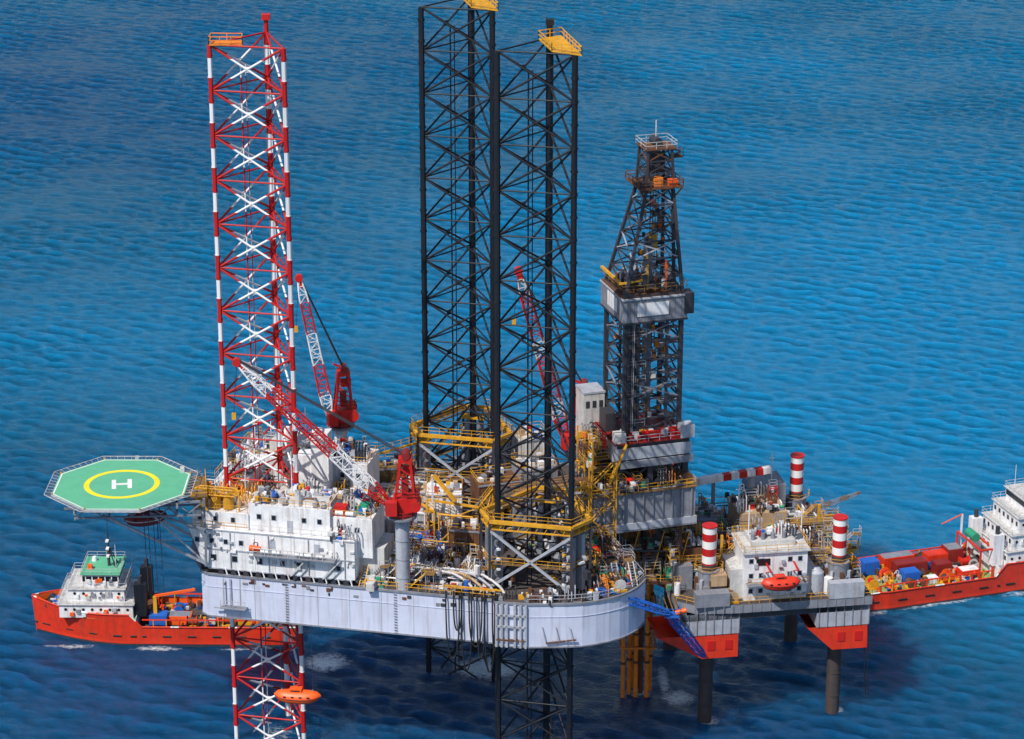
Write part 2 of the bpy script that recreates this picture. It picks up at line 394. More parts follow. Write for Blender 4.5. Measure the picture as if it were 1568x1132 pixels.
d.done()
mdl = B('mud_process_module', (-9,20,DZ), rad(17)); mdl.L = Matrix.Identity(4)
def module(x, y, l, w, z0, z1, rz, m, ribs=True):
    f0 = mdl.L.copy(); mdl.L = Matrix.Translation((x,y,0)) @ Matrix.Rotation(rz,4,'Z')
    mdl.box(-l/2,l/2,-w/2,w/2,z0,z1,m)
    if ribs:
        k = int(l/.9)
        for i in range(k+1): X=-l/2+i*l/k; mdl.box(X-.06,X+.06,-w/2-.1,-w/2+.01,z0,z1-.15,m)
    mdl.box(-l/2-.12,l/2+.12,-w/2-.14,-w/2+.1,z1-.15,z1+.08,G); mdl.rail([(-l/2,-w/2),(l/2,-w/2),(l/2,w/2),(-l/2,w/2)],z1+.06,YE,closed=True,r=.04)
    for _ in range(int(l*w/2.2)): mdl.boxc((R.uniform(-l/2+.6,l/2-.6),R.uniform(-w/2+.5,w/2-.5),z1+.4),(R.uniform(.3,1.1),R.uniform(.3,1.1),R.uniform(.4,1.6)),R.choice(PW),R.choice([0,.3]))
    mdl.box(-.5,.5,-w/2-.13,-w/2,z0+.1,z0+2.1,G)
    mdl.L = f0
mdl.part('module_boxes')
module(-10.5,17,5.5,5,DZ,39.5,rad(0),W); module(-16,24,6,5,DZ,37,rad(-5),OW); module(-7,9.5,4.6,3.5,DZ,36.5,rad(-10),BR)
module(-2.5,22,7,5,DZ,39.4,rad(17),BR); module(3.5,24,6,5,DZ,41,rad(17),G); module(-22,20,5,4,DZ,37,rad(-5),G)
module(-19,30,6,4,DZ,38.5,rad(10),YB); module(3,34,5,5,DZ,42,rad(17),OW); module(-19.5,5,5,3.2,DZ,35.5,rad(-12),W)
mdl.part('yellow_gantry')
for (a, c2, z) in (((-13,13),(-5,10),39.5),((-5,10),(-3,17),39.5),((-17,19),(-12,12),38),((-24,26),(-14,34),41),((7,10),(12,14),41.5)):
    mdl.beam((*a,z),(*c2,z),.32,YE); mdl.beam((*a,DZ),(*a,z),.25,YE); mdl.beam((*c2,DZ),(*c2,z),.25,YE); mdl.rail([a,c2],z+.2,YE,r=.05)
    mdl.beam((*a,DZ+3),(*c2,z),.14,YE); mdl.beam((*a,z-2),(*c2,z-2),.15,YE)
mdl.beam((-12,12,44.0),(-8.6,10,40.5),.5,YE); mdl.beam((-12.2,12,44.0),(-12.2,13,36),.3,W)
mdl.done()

# ------------------------------------------------------------ accommodation
A0 = (-46,2.2,0); RA = math.atan2(-9.6,43.4)
a = B('accommodation_block', (-36,6,DZ)).frame(A0, RA)
a.part('walls')
a.box(-.3,23.2,-.2,10,DZ+1.2,39.4,W); a.box(.5,22.4,.6,9,DZ+.1,DZ+1.2,DG)
a.add([(-.3,-.2,DZ+1.2),(-.3,10,DZ+1.2),(-2.6,10,39.4),(-2.6,-.2,39.4),(-.3,-.2,39.4),(-.3,10,39.4)], [(0,3,4),(0,1,2,3),(3,2,5,4),(1,5,2)], W)
a.box(-2.2,6.6,.6,9,39.4,42.0,W)
a.box(6.6,19.2,.9,7.4,39.4,43.6,W); a.box(10,19.0,2.2,7.0,43.6,44.3,OW)
a.box(19.2,25.5,1.6,8.5,36.2,42.4,W); a.box(23.2,27,2.6,8.5,DZ,37.5,OW)
a.box(-1.5,3.4,9,26,39.6,43.4,W); a.box(-1.0,20,19,26,36,43.8,W); a.box(4,10,20,25,43.8,46.0,OW)
a.box(-2,0,9,22,DZ,39.4,W)
a.box(12.2,15.0,15,17.2,DZ,50.2,W); a.box(9.6,12.2,15.5,18.5,DZ,46,W)
a.box(20,25,12,17,DZ,38,G)
a.part('painted_slots')
for i in range(11):
    x = 1.8+i*1.95
    a.add([(x,-.29,DZ+.2),(x+1.1,-.29,DZ+.2),(x+.7,-.29,DZ+1.1),(x+.2,-.29,DZ+1.1)], [(0,1,2,3)], DG)  # flat dark quads stand in for shade inside the open gap
    a.beam((x+1.5,-.2,DZ+.1),(x+1.2,-.2,DZ+1.2),.18,W)
a.box(.2,22.8,-.24,.6,DZ+1.0,DZ+1.2,LG)
a.part('windows')
for x in (1.2,4.5,8.4): a.window(x,34.9,-.2)
for x in (-1.3,1.0,3.2,5.6,7.9): a.window(x,37.6,-.2,.6,.7)
for x in (12,14.5,20.7): a.window(x,34.9,-.2,.6,.7)
for x in (8.2,10.5,15.2,17.6): a.window(x,41.7,.9,.6,.7)
for x in (20.6,23.2): a.window(x,40.6,1.6,.6,.7)
for x in (-1,1.4,4.2): a.window(x,40.9,.6,.55,.7)
for x in (1,4,7,10,13,16,18.5): a.window(x,41.9,19,.6,.7)
a.part('doors')
for x,y,z in ((10.5,-.2,36.5),(17.4,-.2,36.5),(13,.9,39.45),(21.9,1.6,36.4),(24.7,2.6,DZ+.1)): a.box(x-.45,x+.45,y-.06,y,z,z+2,LG)
a.part('trim')
for z in (36.3,39.4): a.box(-.4 if z<37 else -2.7,23.3,-.32,-.2,z-.1,z+.08,LG)
for x in np.arange(1.5,23,3.1): a.box(x-.03,x+.03,-.25,-.2,DZ+1.3,39.2,OW)
for x in (3.9,9.9,16.1,21.7): a.tube([(x,-.35,39.2),(x,-.35,DZ+1.4)],.08,LG,6)
for _ in range(40):
    x=R.uniform(0,23); z=R.uniform(33.6,39); a.box(x,x+R.uniform(.2,.7),-.2-R.uniform(.1,.4),-.2,z,z+R.uniform(.2,.6),R.choice([W,OW,LG,W,G,G]))
a.box(7.9,20.5,-1.7,-.2,36.35,36.5,G); a.rail([(7.9,-1.6),(20.5,-1.6),(20.5,-.3)],36.5,OW)
for x in (8.2,12,16,20): a.beam((x,-1.6,36.35),(x,-.25,34.6),.14,OW)
for i in range(2):
    x=13.5+i*5; a.beam((x,-.5,33.4),(x+2.6,-.5,36.4),.16,OW); a.beam((x,-1.2,33.4),(x+2.6,-1.2,36.4),.16,OW)
a.part('roof_railing')
a.rail([(-2.5,.1),(6.5,.1)],39.45,YE,r=.04); a.rail([(6.7,1),(19,1),(19,7.2)],43.65,YE,r=.04); a.rail([(19.4,1.7),(25.3,1.7),(25.3,8.3)],42.4,YE,r=.04)
a.rail([(-2.1,.7),(6.5,.7)],42.05,YE,r=.04); a.rail([(-1.4,9.2),(-1.4,25.8),(20,25.8),(20,19.2),(-.9,19.2)],43.85,YE,r=.04); a.rail([(6.7,0.1),(23,0.1)],39.45,OW,r=.04)
a.part('liferafts')
for x,y,z in ((9.6,-1.2,37.1),(11.4,-1.2,37.1),(15,-1.2,37.1),(16.4,-1.2,37.1),(18.2,-1.2,37.1),(20.4,2,43),(22,2,43)):
    a.cyl((x-.6,y,z),(x+.6,y,z),.38,W,12)
a.cyl((7.2,-1,37.3),(8.9,-1,37.3),.5,OR,12,r2=.35)
a.part('yellow_roof_machinery')
for i in range(3):
    x = -.9+i*2.0
    a.cyl((x,2.0,42.2),(x,2.0,44.0),.8,YE,14); a.cyl((x,2.0,44.0),(x,2.0,44.5),.8,YE,14,r2=.3)
a.lattice((-2,1.6,44.9),(5,1.6,44.9),1,1,8,[YE],r=.09,rb=.05)
for x in (-2,1.5,5): a.beam((x,1.3,42),(x,1.3,45),.2,YE)
clutter(a, [(-2,3),(6,3),(6,8.6),(-2,8.6)], 42.0, 14, [YE,YE,W,RU,OW], [9,8,4,6], 0, (), .6, 1.5)
a.part('roof_equipment')
clutter(a, [(7,1.6),(18.8,1.6),(18.8,7),(7,7)], 43.7, 30, PW, [9,8,4,1,2], 0, (), .45, 1.2)
clutter(a, [(19.6,2.4),(25,2.4),(25,8),(19.6,8)], 42.4, 14, PW+[RD,GN,OR], [9,8,4,2], 0, (), .5, 1.1)
clutter(a, [(-1,20),(19.5,20),(19.5,25.5),(-1,25.5)], 43.9, 40, PW, [9,8,4,0,2,6], 0, (), .55, 1.3)
clutter(a, [(-1,9.5),(3,9.5),(3,18),(-1,18)], 43.4, 14, PW, [9,8,4,6], 0, (), .5, 1.3)
clutter(a, [(19.2,-.1),(23,-.1),(23,1.4),(19.2,1.4)], 39.5, 4, PW, [9,8], 0, (), .5, 1.)
clutter(a, [(23.4,0),(27.5,0.2),(27.5,2.4),(23.4,2.4)], 32.0, 8, [GN,OW,W,YE], [9,4,0], 0, (), .5, 1.)
clutter(a, [(4,10),(9,10),(20,10),(20,18.5),(4,18.5)], 39.4, 30, PW+[DG,G], [9,8,4,6,2], 0, [(9.3,7.3,5)], .7, 1.7)
a.box(19.6,21.4,2,3.4,42.4,44,RD); a.cyl((23.8,4,42.4),(23.8,4,44.0),.8,GN,14)
a.part('masts')
for x,y,z0,hh in ((1,22,44,5),(3,24,43.8,4),(9,23,46,5),(12.5,4,44.3,7),(4.5,6,42,4)):
    a.rod((x,y,z0),(x,y,z0+hh),.08,W); a.rod((x-.6,y,z0+hh*.8),(x+.6,y,z0+hh*.8),.05,W)
a.add([(1,22,48),(2.1,22,48),(2.1,22,48.8),(1,22,48.8)],[(0,1,2,3)],RD)
a.cyl((-.2,24,43.8),(-.2,24,45.3),.9,W,16,r2=.5); a.cyl((6,23,46),(6,23,47.5),.8,W,16,r2=.4)
a.done()

# ------------------------------------------------------------ helideck
hc = Vector((-58.4,3.6,46.0)); hr = 10.7
hd = B('helideck', hc).frame(hc, rad(8))
oct_ = [(hr*math.cos(rad(45*i+14)), hr*math.sin(rad(45*i+14))) for i in range(8)]
hd.part('deck_slab'); hd.prism(oct_, -.45, 0, LG, HG)
hd.part('markings')
ins = [(x*.962,y*.962) for x,y in oct_]; ou = [(x*.982,y*.982) for x,y in oct_]
for i in range(8):
    j = (i+1)%8; hd.add([(*ou[i],.006),(*ou[j],.006),(*ins[j],.006),(*ins[i],.006)],[(0,1,2,3)],LW)
N = 64; r0, r1 = 4.85, 5.65
for i in range(N):
    t0, t1 = 2*math.pi*i/N, 2*math.pi*(i+1)/N
    hd.add([(r0*math.cos(t0),r0*math.sin(t0),.006),(r1*math.cos(t0),r1*math.sin(t0),.006),(r1*math.cos(t1),r1*math.sin(t1),.006),(r0*math.cos(t1),r0*math.sin(t1),.006)],[(0,1,2,3)],LY)
for x0,x1,y0,y1 in ((-1.5,-.85,-1.8,1.8),(.85,1.5,-1.8,1.8),(-.85,.85,-.35,.35)):
    hd.add([(x0,y0,.008),(x1,y0,.008),(x1,y1,.008),(x0,y1,.008)],[(0,1,2,3)],LW)
hd.part('safety_net')
out = [(x*1.10,y*1.10) for x,y in oct_]
for i in range(8):
    j = (i+1)%8; p,q = Vector((*oct_[i],-.15)),Vector((*oct_[j],-.15)); P_,Q_ = Vector((*out[i],.1)),Vector((*out[j],.1))
    hd.rod(P_,Q_,.05,OW); hd.rod(p,q,.07,LG)
    for k in range(9):
        t=k/8; hd.rod(p.lerp(q,t),P_.lerp(Q_,t),.04,LG)
        if k<8:
            hd.rod(p.lerp(q,t),P_.lerp(Q_,(k+1)/8),.016,G); hd.rod(p.lerp(q,(k+1)/8),P_.lerp(Q_,t),.016,G)
hd.part('support_truss')
for y in (-6,-2,2,6):
    hd.beam((-8.5,y,-1.0),(11.5,y,-1.0),.3,G); hd.beam((-7,y,-2.6),(11.5,y,-3.2),.25,G)
    for i in range(9): hd.beam((-7+i*2.1,y,-1 if i%2 else -2.7),(-4.9+i*2.1,y,-2.7 if i%2 else -1),.16,G)
for x in (-7,-2,3,8): hd.beam((x,-8,-1.0),(x,8,-1.0),.3,G); hd.beam((x,-6,-2.8),(x,6,-2.8),.25,G)
for y in (-5,5):
    hd.beam((-3,y,-2.8),(12,y*.8,-12),.35,LG); hd.beam((4,y,-2.8),(12,y*.8,-12),.26,LG); hd.beam((4,y,-2.8),(12,y,-6),.26,G)
    hd.beam((12,y*.8,-12),(12,y,-1),.35,G)
for z in (-6,-9,-12): hd.beam((12,-4,z),(12,4,z),.25,LG)
hd.beam((5,-5,-7.2),(5,5,-7.2),.2,BL); hd.beam((5,-5,-7.2),(12,4,-12),.15,LG)
hd.part('stair')
hd.box(9.8,12.5,-4,4,-1.2,-1.0,YB); hd.rail([(10.6,-4),(12.5,-4),(12.5,4)],-1,YE); hd.beam((9.9,-3.5,-.3),(12.5,-3.5,-3.5),.3,YE)
for X in (3,3.6,4.4,5.3): hd.rod((X,-5,-3),(X+.2,-5,-15.5),.05,DG)
hd.part('perimeter_lights')
for x,y in oct_: hd.cyl((x*.99,y*.99,0),(x*.99,y*.99,.25),.12,YE,8)
hd.box(8.8,9.4,3.2,4.2,0,.7,OW); hd.box(2,2.6,9.6,10,0,.5,LG)
hd.done()

# ------------------------------------------------------------ lifeboats
def lifeboat(loc, rz, L_=7., m=OR, cables=None, name='lifeboat'):
    b = B(name, loc).frame(loc, rz)
    b.part('hull')
    rings = []
    for i in range(13):
        t = i/12*2-1; k = max(.02, (1-abs(t)**3))**.6; x = t*L_/2; w = 1.35*k; zt = .25*t*t
        ring = []
        for j in range(14):
            an = 2*math.pi*j/14; cy, cz = math.cos(an), math.sin(an)
            ring.append((x, w*cy*(1 if cz < .2 else 1-.3*(cz-.2)), (1.1*cz*k if cz < 0 else 1.15*cz*k**.7)+zt))
        rings.append(ring)
    b.loft(rings, m)
    b.part('canopy'); b.box(-L_*.16,L_*.10,-.62,.62,.9,1.45,m); b.box(-L_*.12,L_*.06,-.65,.65,1.12,1.3,GL)
    b.part('rub_rail')
    for s_ in (-1,1):
        pts = [(t*L_/2, s_*1.38*max(.02,(1-abs(t)**3))**.6, .05+.25*t*t) for t in np.linspace(-.96,.96,12)]
        b.tube(pts,.07,DR if m!=DR else W,5)
    for x in (-1.8,-.6,.6,1.8): b.box(x-.22,x+.22,-1.27,-1.20,.35,.55,GL)
    b.part('falls')
    if cables:
        for x in (-L_*.33,L_*.33): b.rod((x,0,.9),(x,0,cables),.04,DG); b.box(x-.1,x+.1,-.1,.1,.8,1.3,G)
    b.done()
lifeboat((-32.6,-1.6,13.2), rad(-6), 7.2, OR, 12.)
lifeboat((-55.0,3.0,40.6), rad(20), 6.5, DR, 3.5)

# ------------------------------------------------------------ cranes
def crane(base, ztop, tip, mats, pr=1.05, zb=DZ, pm=LG, s=1., band=2):
    b = B('pedestal_crane', (base[0],base[1],zb)).frame((0,0,0))
    x, y = base
    b.part('pedestal'); b.cyl((x,y,zb-3),(x,y,ztop-1.2),pr,pm,24); b.cyl((x,y,ztop-1.2),(x,y,ztop-.2),pr,pm,24,r2=pr*1.5); b.cyl((x,y,ztop-.2),(x,y,ztop+.1),pr*2.1,G,24)
    b.rail([(x+pr*2.1*math.cos(k*.7854),y+pr*2.1*math.sin(k*.7854)) for k in range(8)],ztop+.1,RD,closed=True)
    for z in np.arange(zb+2,ztop-2,3.): b.cyl((x,y,z),(x,y,z+.1),pr+.05,G,24)
    tipv = Vector(tip); dirv = Vector((tipv.x-x,tipv.y-y,0)).normalized(); rz = math.atan2(dirv.y,dirv.x)
    b.part('slewing_house'); b.L = Matrix.Translation((x,y,ztop)) @ Matrix.Rotation(rz,4,'Z') @ Matrix.Scale(s,4)
    b.cyl((0,0,.1),(0,0,.9),1.7,DR,24)
    b.box(-2.3,1.3,-1.3,1.3,.9,3.0,RD); b.box(-2.6,-.9,-1.1,1.1,3.0,3.8,DR); b.cyl((-2.0,-1.45,1.9),(-2.0,1.45,1.9),.85,RD,14)
    b.box(.6,2.3,1.3,2.6,.9,3.0,RD); b.box(1.0,2.34,1.4,2.5,1.6,2.7,GL); b.box(.8,2.1,1.26,1.3,1.6,2.7,GL)
    b.box(.4,2.2,-2.2,-1.3,1.0,2.0,DR)
    top = Vector((-.7,0,9.6))
    for s_ in (-1,1):
        b.beam((.9,s_*1.0,3.0),(.1,s_*.8,9.2),.4,RD); b.beam((-1.9,s_*1.0,3.0),(-1.3,s_*.8,9.2),.34,RD)
        for z in (4.6,6.2,7.8): b.beam((.75-(z-3)*.12,s_*.95,z),(-1.75+(z-3)*.1,s_*.95,z-1),.18,RD)
    for z in (4.6,6.2,7.8):
        b.beam((.7-(z-3)*.12,-.95,z),(.7-(z-3)*.12,.95,z),.2,RD); b.beam((-1.7+(z-3)*.1,-.95,z),(-1.7+(z-3)*.1,.95,z),.2,RD)
    b.box(-1.6,.4,-1.0,1.0,8.6,9.4,RD); b.cyl((-.7,-1.1,9.7),(-.7,1.1,9.7),.6,DR,12); b.beam((-.7,-.8,9.4),(.9,-.3,10.4),.3,RD)
    b.box(-1.0,.0,-.6,.6,3.4,5.8,DR); b.box(-1.9,-.2,-1.15,-.75,6.2,7.6,RD)
    b.rail([(-2.5,-1.3),(-2.5,1.3),(.9,1.3)],3.0,RD); b.rail([(-1.8,-1.1),(.5,-1.1),(.5,1.1)],7.4,RD,r=.04)
    foot = b.L @ Vector((1.7,0,1.6)); tw = b.L @ top
    b.L = Matrix.Identity(4)
    b.part('boom'); ln = (tipv-foot).length
    b.lattice(foot, tipv, 1.8*s, 1.2*s, int(ln/1.3)//2*2, mats, r=.13, rb=.07, band=band)
    b.part('boom_head'); b.cyl(tipv+Vector((0,-.5,0)),tipv+Vector((0,.5,0)),.6*s,RD,14); b.beam(tipv-(tipv-foot).normalized()*1.6,tipv,.7,RD)
    b.part('pendant_ropes')
    for o in (-.5,0,.5): b.rod(tw+Vector((0,o,0)), tipv+Vector((0,o*.7,.4)), .07, DG)
    b.rod(tipv, tipv+Vector((dirv.x*.7,dirv.y*.7,-8)), .05, DG); b.boxc(tuple(tipv+Vector((dirv.x*.7,dirv.y*.7,-8.4))),(.6,.4,1),YE)
    b.done()
crane((-16.2,-3.4), 43.9, (-39.8,-3.0,67.8), [RD,RD,W,W,W,RD,RD,RD])
crane((-27.4,32.0), 44.4, (-33.3,31.0,69.5), [W,W,RD,RD], pm=W)
crane((10.6,32.5), 40.0, (1.0,33.0,70.0), [DR,RD,OW,DR], pm=LG, s=1.15)

# ------------------------------------------------------------ cantilever + derrick
RC = rad(17); CO0 = (-1.85,18,0)
c = B('drilling_cantilever', (20,24,36)).frame(CO0, RC)
c.part('cantilever_beams')
c.box(0,29.6,-7.6,-6.6,33.2,39.2,G); c.box(0,29.6,6.6,7.6,33.2,39.2,G); c.box(0,29.4,-6.6,6.6,38.6,39.0,DK)
for i in range(11): x = 12.9+i*1.6; c.box(x-.1,x+.1,-7.85,-7.6,33.3,39.1,G)
c.box(0,29.8,-8.0,-7.5,39.2,39.4,YB); c.box(0,29.8,-8.0,-7.5,32.9,33.2,G); c.box(12,29.8,-7.9,-7.5,33.2,34.2,LG)
c.box(29.4,29.6,-6.6,6.6,34,38.6,G)
for x in range(2,30,4): c.box(x,x+.5,-6.6,6.6,33.4,34.4,DG)
c.rail([(12,-7.9),(29.6,-7.9),(29.6,7.6)],39.5,YE,r=.045)
c.part('pipe_deck')
for i in range(22): c.cyl((1+R.uniform(0,1),-5.6+i*.35,39.3),(14-R.uniform(0,1),-5.6+i*.35,39.3),.15,R.choice([BR,DG,YB,G]),6)
clutter(c, [(12,-7.2),(29,-7.2),(29,-5.5),(12,-5.5)], 39.5, 18, PD, [9,8,4,7,6], 0, (), .55, 1.1)
clutter(c, [(12,-5.2),(29,-5.2),(29,6.5),(12,6.5)], 39.2, 30, [DG,BR,G,DG,YB,YE], [9,8,4,1,6], 0, (), .9, 1.6)
c.part('substructure')
for x in (17.6,22.6,28.4):
    for y in (-5.6,5.6): c.beam((x,y,39.2),(x,y,43),.9,DG)
    c.beam((x,-5.6,39.4),(x,5.6,42.8),.35,DG); c.beam((x,5.6,39.4),(x,-5.6,42.8),.35,DG)
for x0,x1 in ((17.6,22.6),(22.6,28.4)): c.beam((x0,-5.6,39.4),(x1,-5.6,42.8),.35,DG); c.beam((x1,-5.6,39.4),(x0,-5.6,42.8),.35,DG)
c.box(17,29,-6.2,6.2,43,44.6,DG); c.box(17,29.2,-6.35,-6.2,44.3,46.2,LG); c.box(16.8,17,-6.2,6.2,43.6,47,LG); c.box(17,29,-6,6,46,46.8,DG)
c.box(17.4,29.4,-6.7,-6.35,43.0,44.1,G)
c.part('drill_floor')
c.box(16.6,29.4,-6.3,6.3,46.8,47.0,DR); c.rail([(16.6,-6.3),(29.4,-6.3),(29.4,6.3)],47,LG)
c.box(27.4,29.6,-6.6,-4.4,47,49.0,LG); c.box(16.8,18.5,-6,-4.4,47,48.6,OW); c.box(15.0,18.4,4.0,8.0,43,51.8,OW); c.box(14.9,18.5,3.9,8.1,51.8,52.1,LG)
for X in (15.6,16.7,17.8): c.box(X-.3,X+.3,3.93,4.0,49.5,50.6,DG)
for k in range(3): c.box(13.6+k*.4,16.4,-4,3.5,42+k*1.8,42.15+k*1.8,YB); c.rail([(13.6+k*.4,-4),(16.4,-4)],42.1+k*1.8,YE,r=.04); c.rail([(13.6+k*.4,-4),(13.6+k*.4,3.5)],42.1+k*1.8,YE,r=.04)
for y in (-4,0,3.5): c.beam((13.8,y,39),(13.8,y,47),.22,YE)
clutter(c, [(13.8,-3.8),(16.4,-3.8),(16.4,3.2),(13.8,3.2)], lambda x,y: R.choice([42.1,43.9,45.7]), 16, PD+[RD,YE], [9,4,8,6], 0, (), .6, .9)
c.box(17,18.6,-.6,2.4,47,50,DG)
for _ in range(60): c.boxc((R.uniform(17,29),R.uniform(-5.8,-3.2),47.4+R.random()*.5),(R.uniform(.3,1.2),R.uniform(.3,.9),R.uniform(.5,1.6)),R.choice([RD,DR,RD,OW,G,YE,DG]))
c.part('stair_tower')
for k in range(4):
    z = 33+k*3; x0,x1 = (12.2,15.4) if k%2 else (15.4,12.2)
    for dy in (-8.3,-9.2): c.beam((x0,dy,z),(x1,dy,z+3),.14,YE)
    c.box(min(x0,x1)-.6 if x1<x0 else x1-.1,min(x0,x1)+.1 if x1<x0 else x1+.7,-9.3,-8.2,z+2.95,z+3.05,YB)
    c.rail([(12,-9.3),(15.8,-9.3)],z+1,YE,r=.04)
for x in (11.8,15.9):
    for y in (-9.3,-8.2): c.beam((x,y,DZ),(x,y,45.2),.16,YE)
for k in range(3): c.beam((15.2,-7+k*.5,39.5),(18.5,-6.6+k*.3,47),.2,YE)
c.done()

D = B('drilling_derrick', (20.7,25,47)).frame(CO0, RC)
cx = 23.2
D.part('lower_mast')
def tower(z0,z1,h0,h1,s0,s1,n,m,w,wb,alt=None):
    def cor(z):
        t=(z-z0)/(z1-z0); hh=h0+(h1-h0)*t; sx=s0+(s1-s0)*t
        return [Vector((cx+sx+a_*hh,b_*hh,z)) for a_,b_ in ((-1,-1),(1,-1),(1,1),(-1,1))]
    zs=np.linspace(z0,z1,n+1); pv=None
    for i,z in enumerate(zs):
        cs=cor(z)
        if pv:
            for k in range(4):
                D.beam(pv[k],cs[k],w,m); mm = alt if (alt and (i+k)%3==0) else m
                D.beam(pv[k],cs[(k+1)%4],wb,mm); D.beam(pv[(k+1)%4],cs[k],wb,mm)
        for k in range(4): D.beam(cs[k],cs[(k+1)%4],wb*1.2,m)
        pv=cs
tower(47,66,4.5,4.5,0,0,6,DG,.65,.2,G)
for x in (-2.3,2.3): D.beam((cx+x,-4.4,47),(cx+x,-4.4,66),.38,DG); D.beam((cx+x,4.2,47),(cx+x,4.2,66),.35,DG)
D.box(cx-3.3,cx-2.0,-3.5,-2.2,47,66,DG); D.box(cx+.2,cx+1.0,-1,1,50,78,G)
for z in np.arange(49,66,2.4):
    D.box(cx-4.4,cx-1.4,-4.3,-2.6,z,z+.1,BR); D.box(cx+1.4,cx+4.4,-4.3,-2.8,z+1,z+1.1,G); D.rail([(cx-4.5,-4.7),(cx-1.2,-4.7)],z+.1,R.choice([G,LG,YB]),r=.035)
    for _ in range(12): D.boxc((cx+R.uniform(-4,4),R.uniform(-4.3,2),z+R.uniform(.4,1.5)),(R.uniform(.2,.8),R.uniform(.2,.8),R.uniform(.3,1.3)),R.choice([G,LG,OW,BR,YE,DG,RU,LG,DG]))
for k in range(9): D.rod((cx-4.6+k*.25,-4.9,47),(cx-4.4+k*.25,-4.9,66),.05,R.choice([DG,G,LG]))
D.part('windwall')
hw=5.2
for (x0,x1,y0,y1) in ((cx-hw,cx+hw,-hw,-hw+.2),(cx-hw,cx-hw+.2,-hw+.2,hw),(cx+hw-.2,cx+hw,-hw+.2,hw),(cx-hw+.2,cx+hw-.2,hw-.2,hw)): D.box(x0,x1,y0,y1,66.3,69.9,G)
for x in np.arange(cx-hw+.6,cx+hw,1.1): D.box(x-.06,x+.06,-hw-.08,-hw,66.3,69.9,G)
D.box(cx-hw-.15,cx+hw+.15,-hw-.2,-hw+.3,69.9,70.1,LG); D.box(cx-hw-.2,cx-hw+.3,-hw+.3,hw+.15,69.9,70.1,LG); D.box(cx-hw-.1,cx+hw+.1,-hw-.1,hw,66,66.3,DG)
D.box(cx-2.9,cx+2.2,-hw-.14,-hw-.10,67.2,69.3,W)
D.box(cx-hw-.06,cx-hw-.02,-2.5,2,67.2,69.5,W)
D.box(cx+hw-.5,cx+hw+1.0,-hw-.3,-hw+2,67.0,70.3,DG)
D.part('monkey_board')
D.box(cx-hw,cx+hw,-hw+.5,hw,70.1,70.3,BR); D.rail([(cx-hw,-hw+.2),(cx+hw,-hw+.2),(cx+hw,hw),(cx-hw,hw)],71.0,YB,closed=True,r=.05)
D.beam((cx-hw,-4,72.3),(cx-hw,5,72.3),.4,YE); D.beam((cx-hw,-4,72.3),(cx-1,-4.4,72.8),.3,YE); D.beam((cx-1,-4.2,71),(cx-1,-4.2,75),.25,YE); D.beam((cx+2,-4.2,71),(cx+2,-4.2,75.5),.25,OR)
for _ in range(60): D.boxc((cx+R.uniform(-4.5,4.5),R.uniform(-4.5,4.5),70.8+R.random()*2.0),(R.uniform(.2,.9),R.uniform(.2,.9),R.uniform(.4,1.9)),R.choice([YE,OR,BR,G,DG,DG,DG,LG]),R.random())
D.part('upper_mast')
tower(70.3,86.5,4.6,2.1,0,1.5,6,DG,.45,.17,LG)
D.beam((cx+3.8,-3.0,70),(cx+3.6,-2.0,86.5),.45,DG)
for z in np.arange(73,86,2.0):
    D.rail([(cx+.2,-2.6),(cx+3.2,-2.6)],z,R.choice([BR,G,YB]),r=.035)
    for _ in range(7): D.boxc((cx+1.0+R.uniform(-1.6,1.8),R.uniform(-2,2),z+R.random()),(R.uniform(.2,.7),R.uniform(.2,.7),R.uniform(.3,1.2)),R.choice([G,OR,BR,YE,DG,RU,DG]))
for o in (-.6,-.2,.2,.6): D.rod((cx+1.2+o,0,60),(cx+1.5+o,0,90),.07,DG)
D.box(cx+.6,cx+1.8,-.7,.7,76,78.5,YE)
D.part('crown_platform')
ux=cx+1.5
D.box(ux-3.6,ux+3.3,-3.4,3.4,86.5,86.75,BR); D.rail([(ux-3.6,-3.4),(ux+3.3,-3.4),(ux+3.3,3.4),(ux-3.6,3.4)],86.75,BR,closed=True,r=.07)
for x in (-3.5,3.2): D.beam((ux+x,-3.3,86.5),(ux+x*.6,-2.1,84.3),.2,BR)
D.box(ux-1.0,ux+.4,-2.4,-1.2,86.75,88.0,RU); D.box(ux+1.2,ux+2.6,-3,-1.8,86.75,87.7,OR); D.box(ux-3.0,ux-1.6,-3,-2,86.75,87.6,DG)
D.part('crown_block')
o_=cx; cx=ux; tower(86.7,92.4,2.2,1.9,0,0,3,DG,.36,.16,BR); cx=o_
D.box(ux-2.4,ux+2.6,-2.3,2.3,92.3,92.5,BR); D.rail([(ux-2.4,-2.3),(ux+2.6,-2.3),(ux+2.6,2.3),(ux-2.4,2.3)],92.5,OW,closed=True,r=.05)
D.cyl((ux,-1.2,93.2),(ux,1.2,93.2),.7,DG,16); D.rod((ux,0,92),(ux,0,96.4),.1,OW); D.beam((ux,0,92.6),(ux+3.8,-.5,91.4),.2,DG); D.beam((ux+2,0,90),(ux+3.8,-.5,91.4),.2,DG); D.box(ux+2.2,ux+4.0,-1.2,.3,90.6,90.8,BR); D.rail([(ux+2.2,-1.2),(ux+4,-1.2),(ux+4,.3)],90.8,BR,r=.05); D.box(ux-1.0,ux+1.0,-1.2,1.2,88.5,91.4,DG)
D.done()

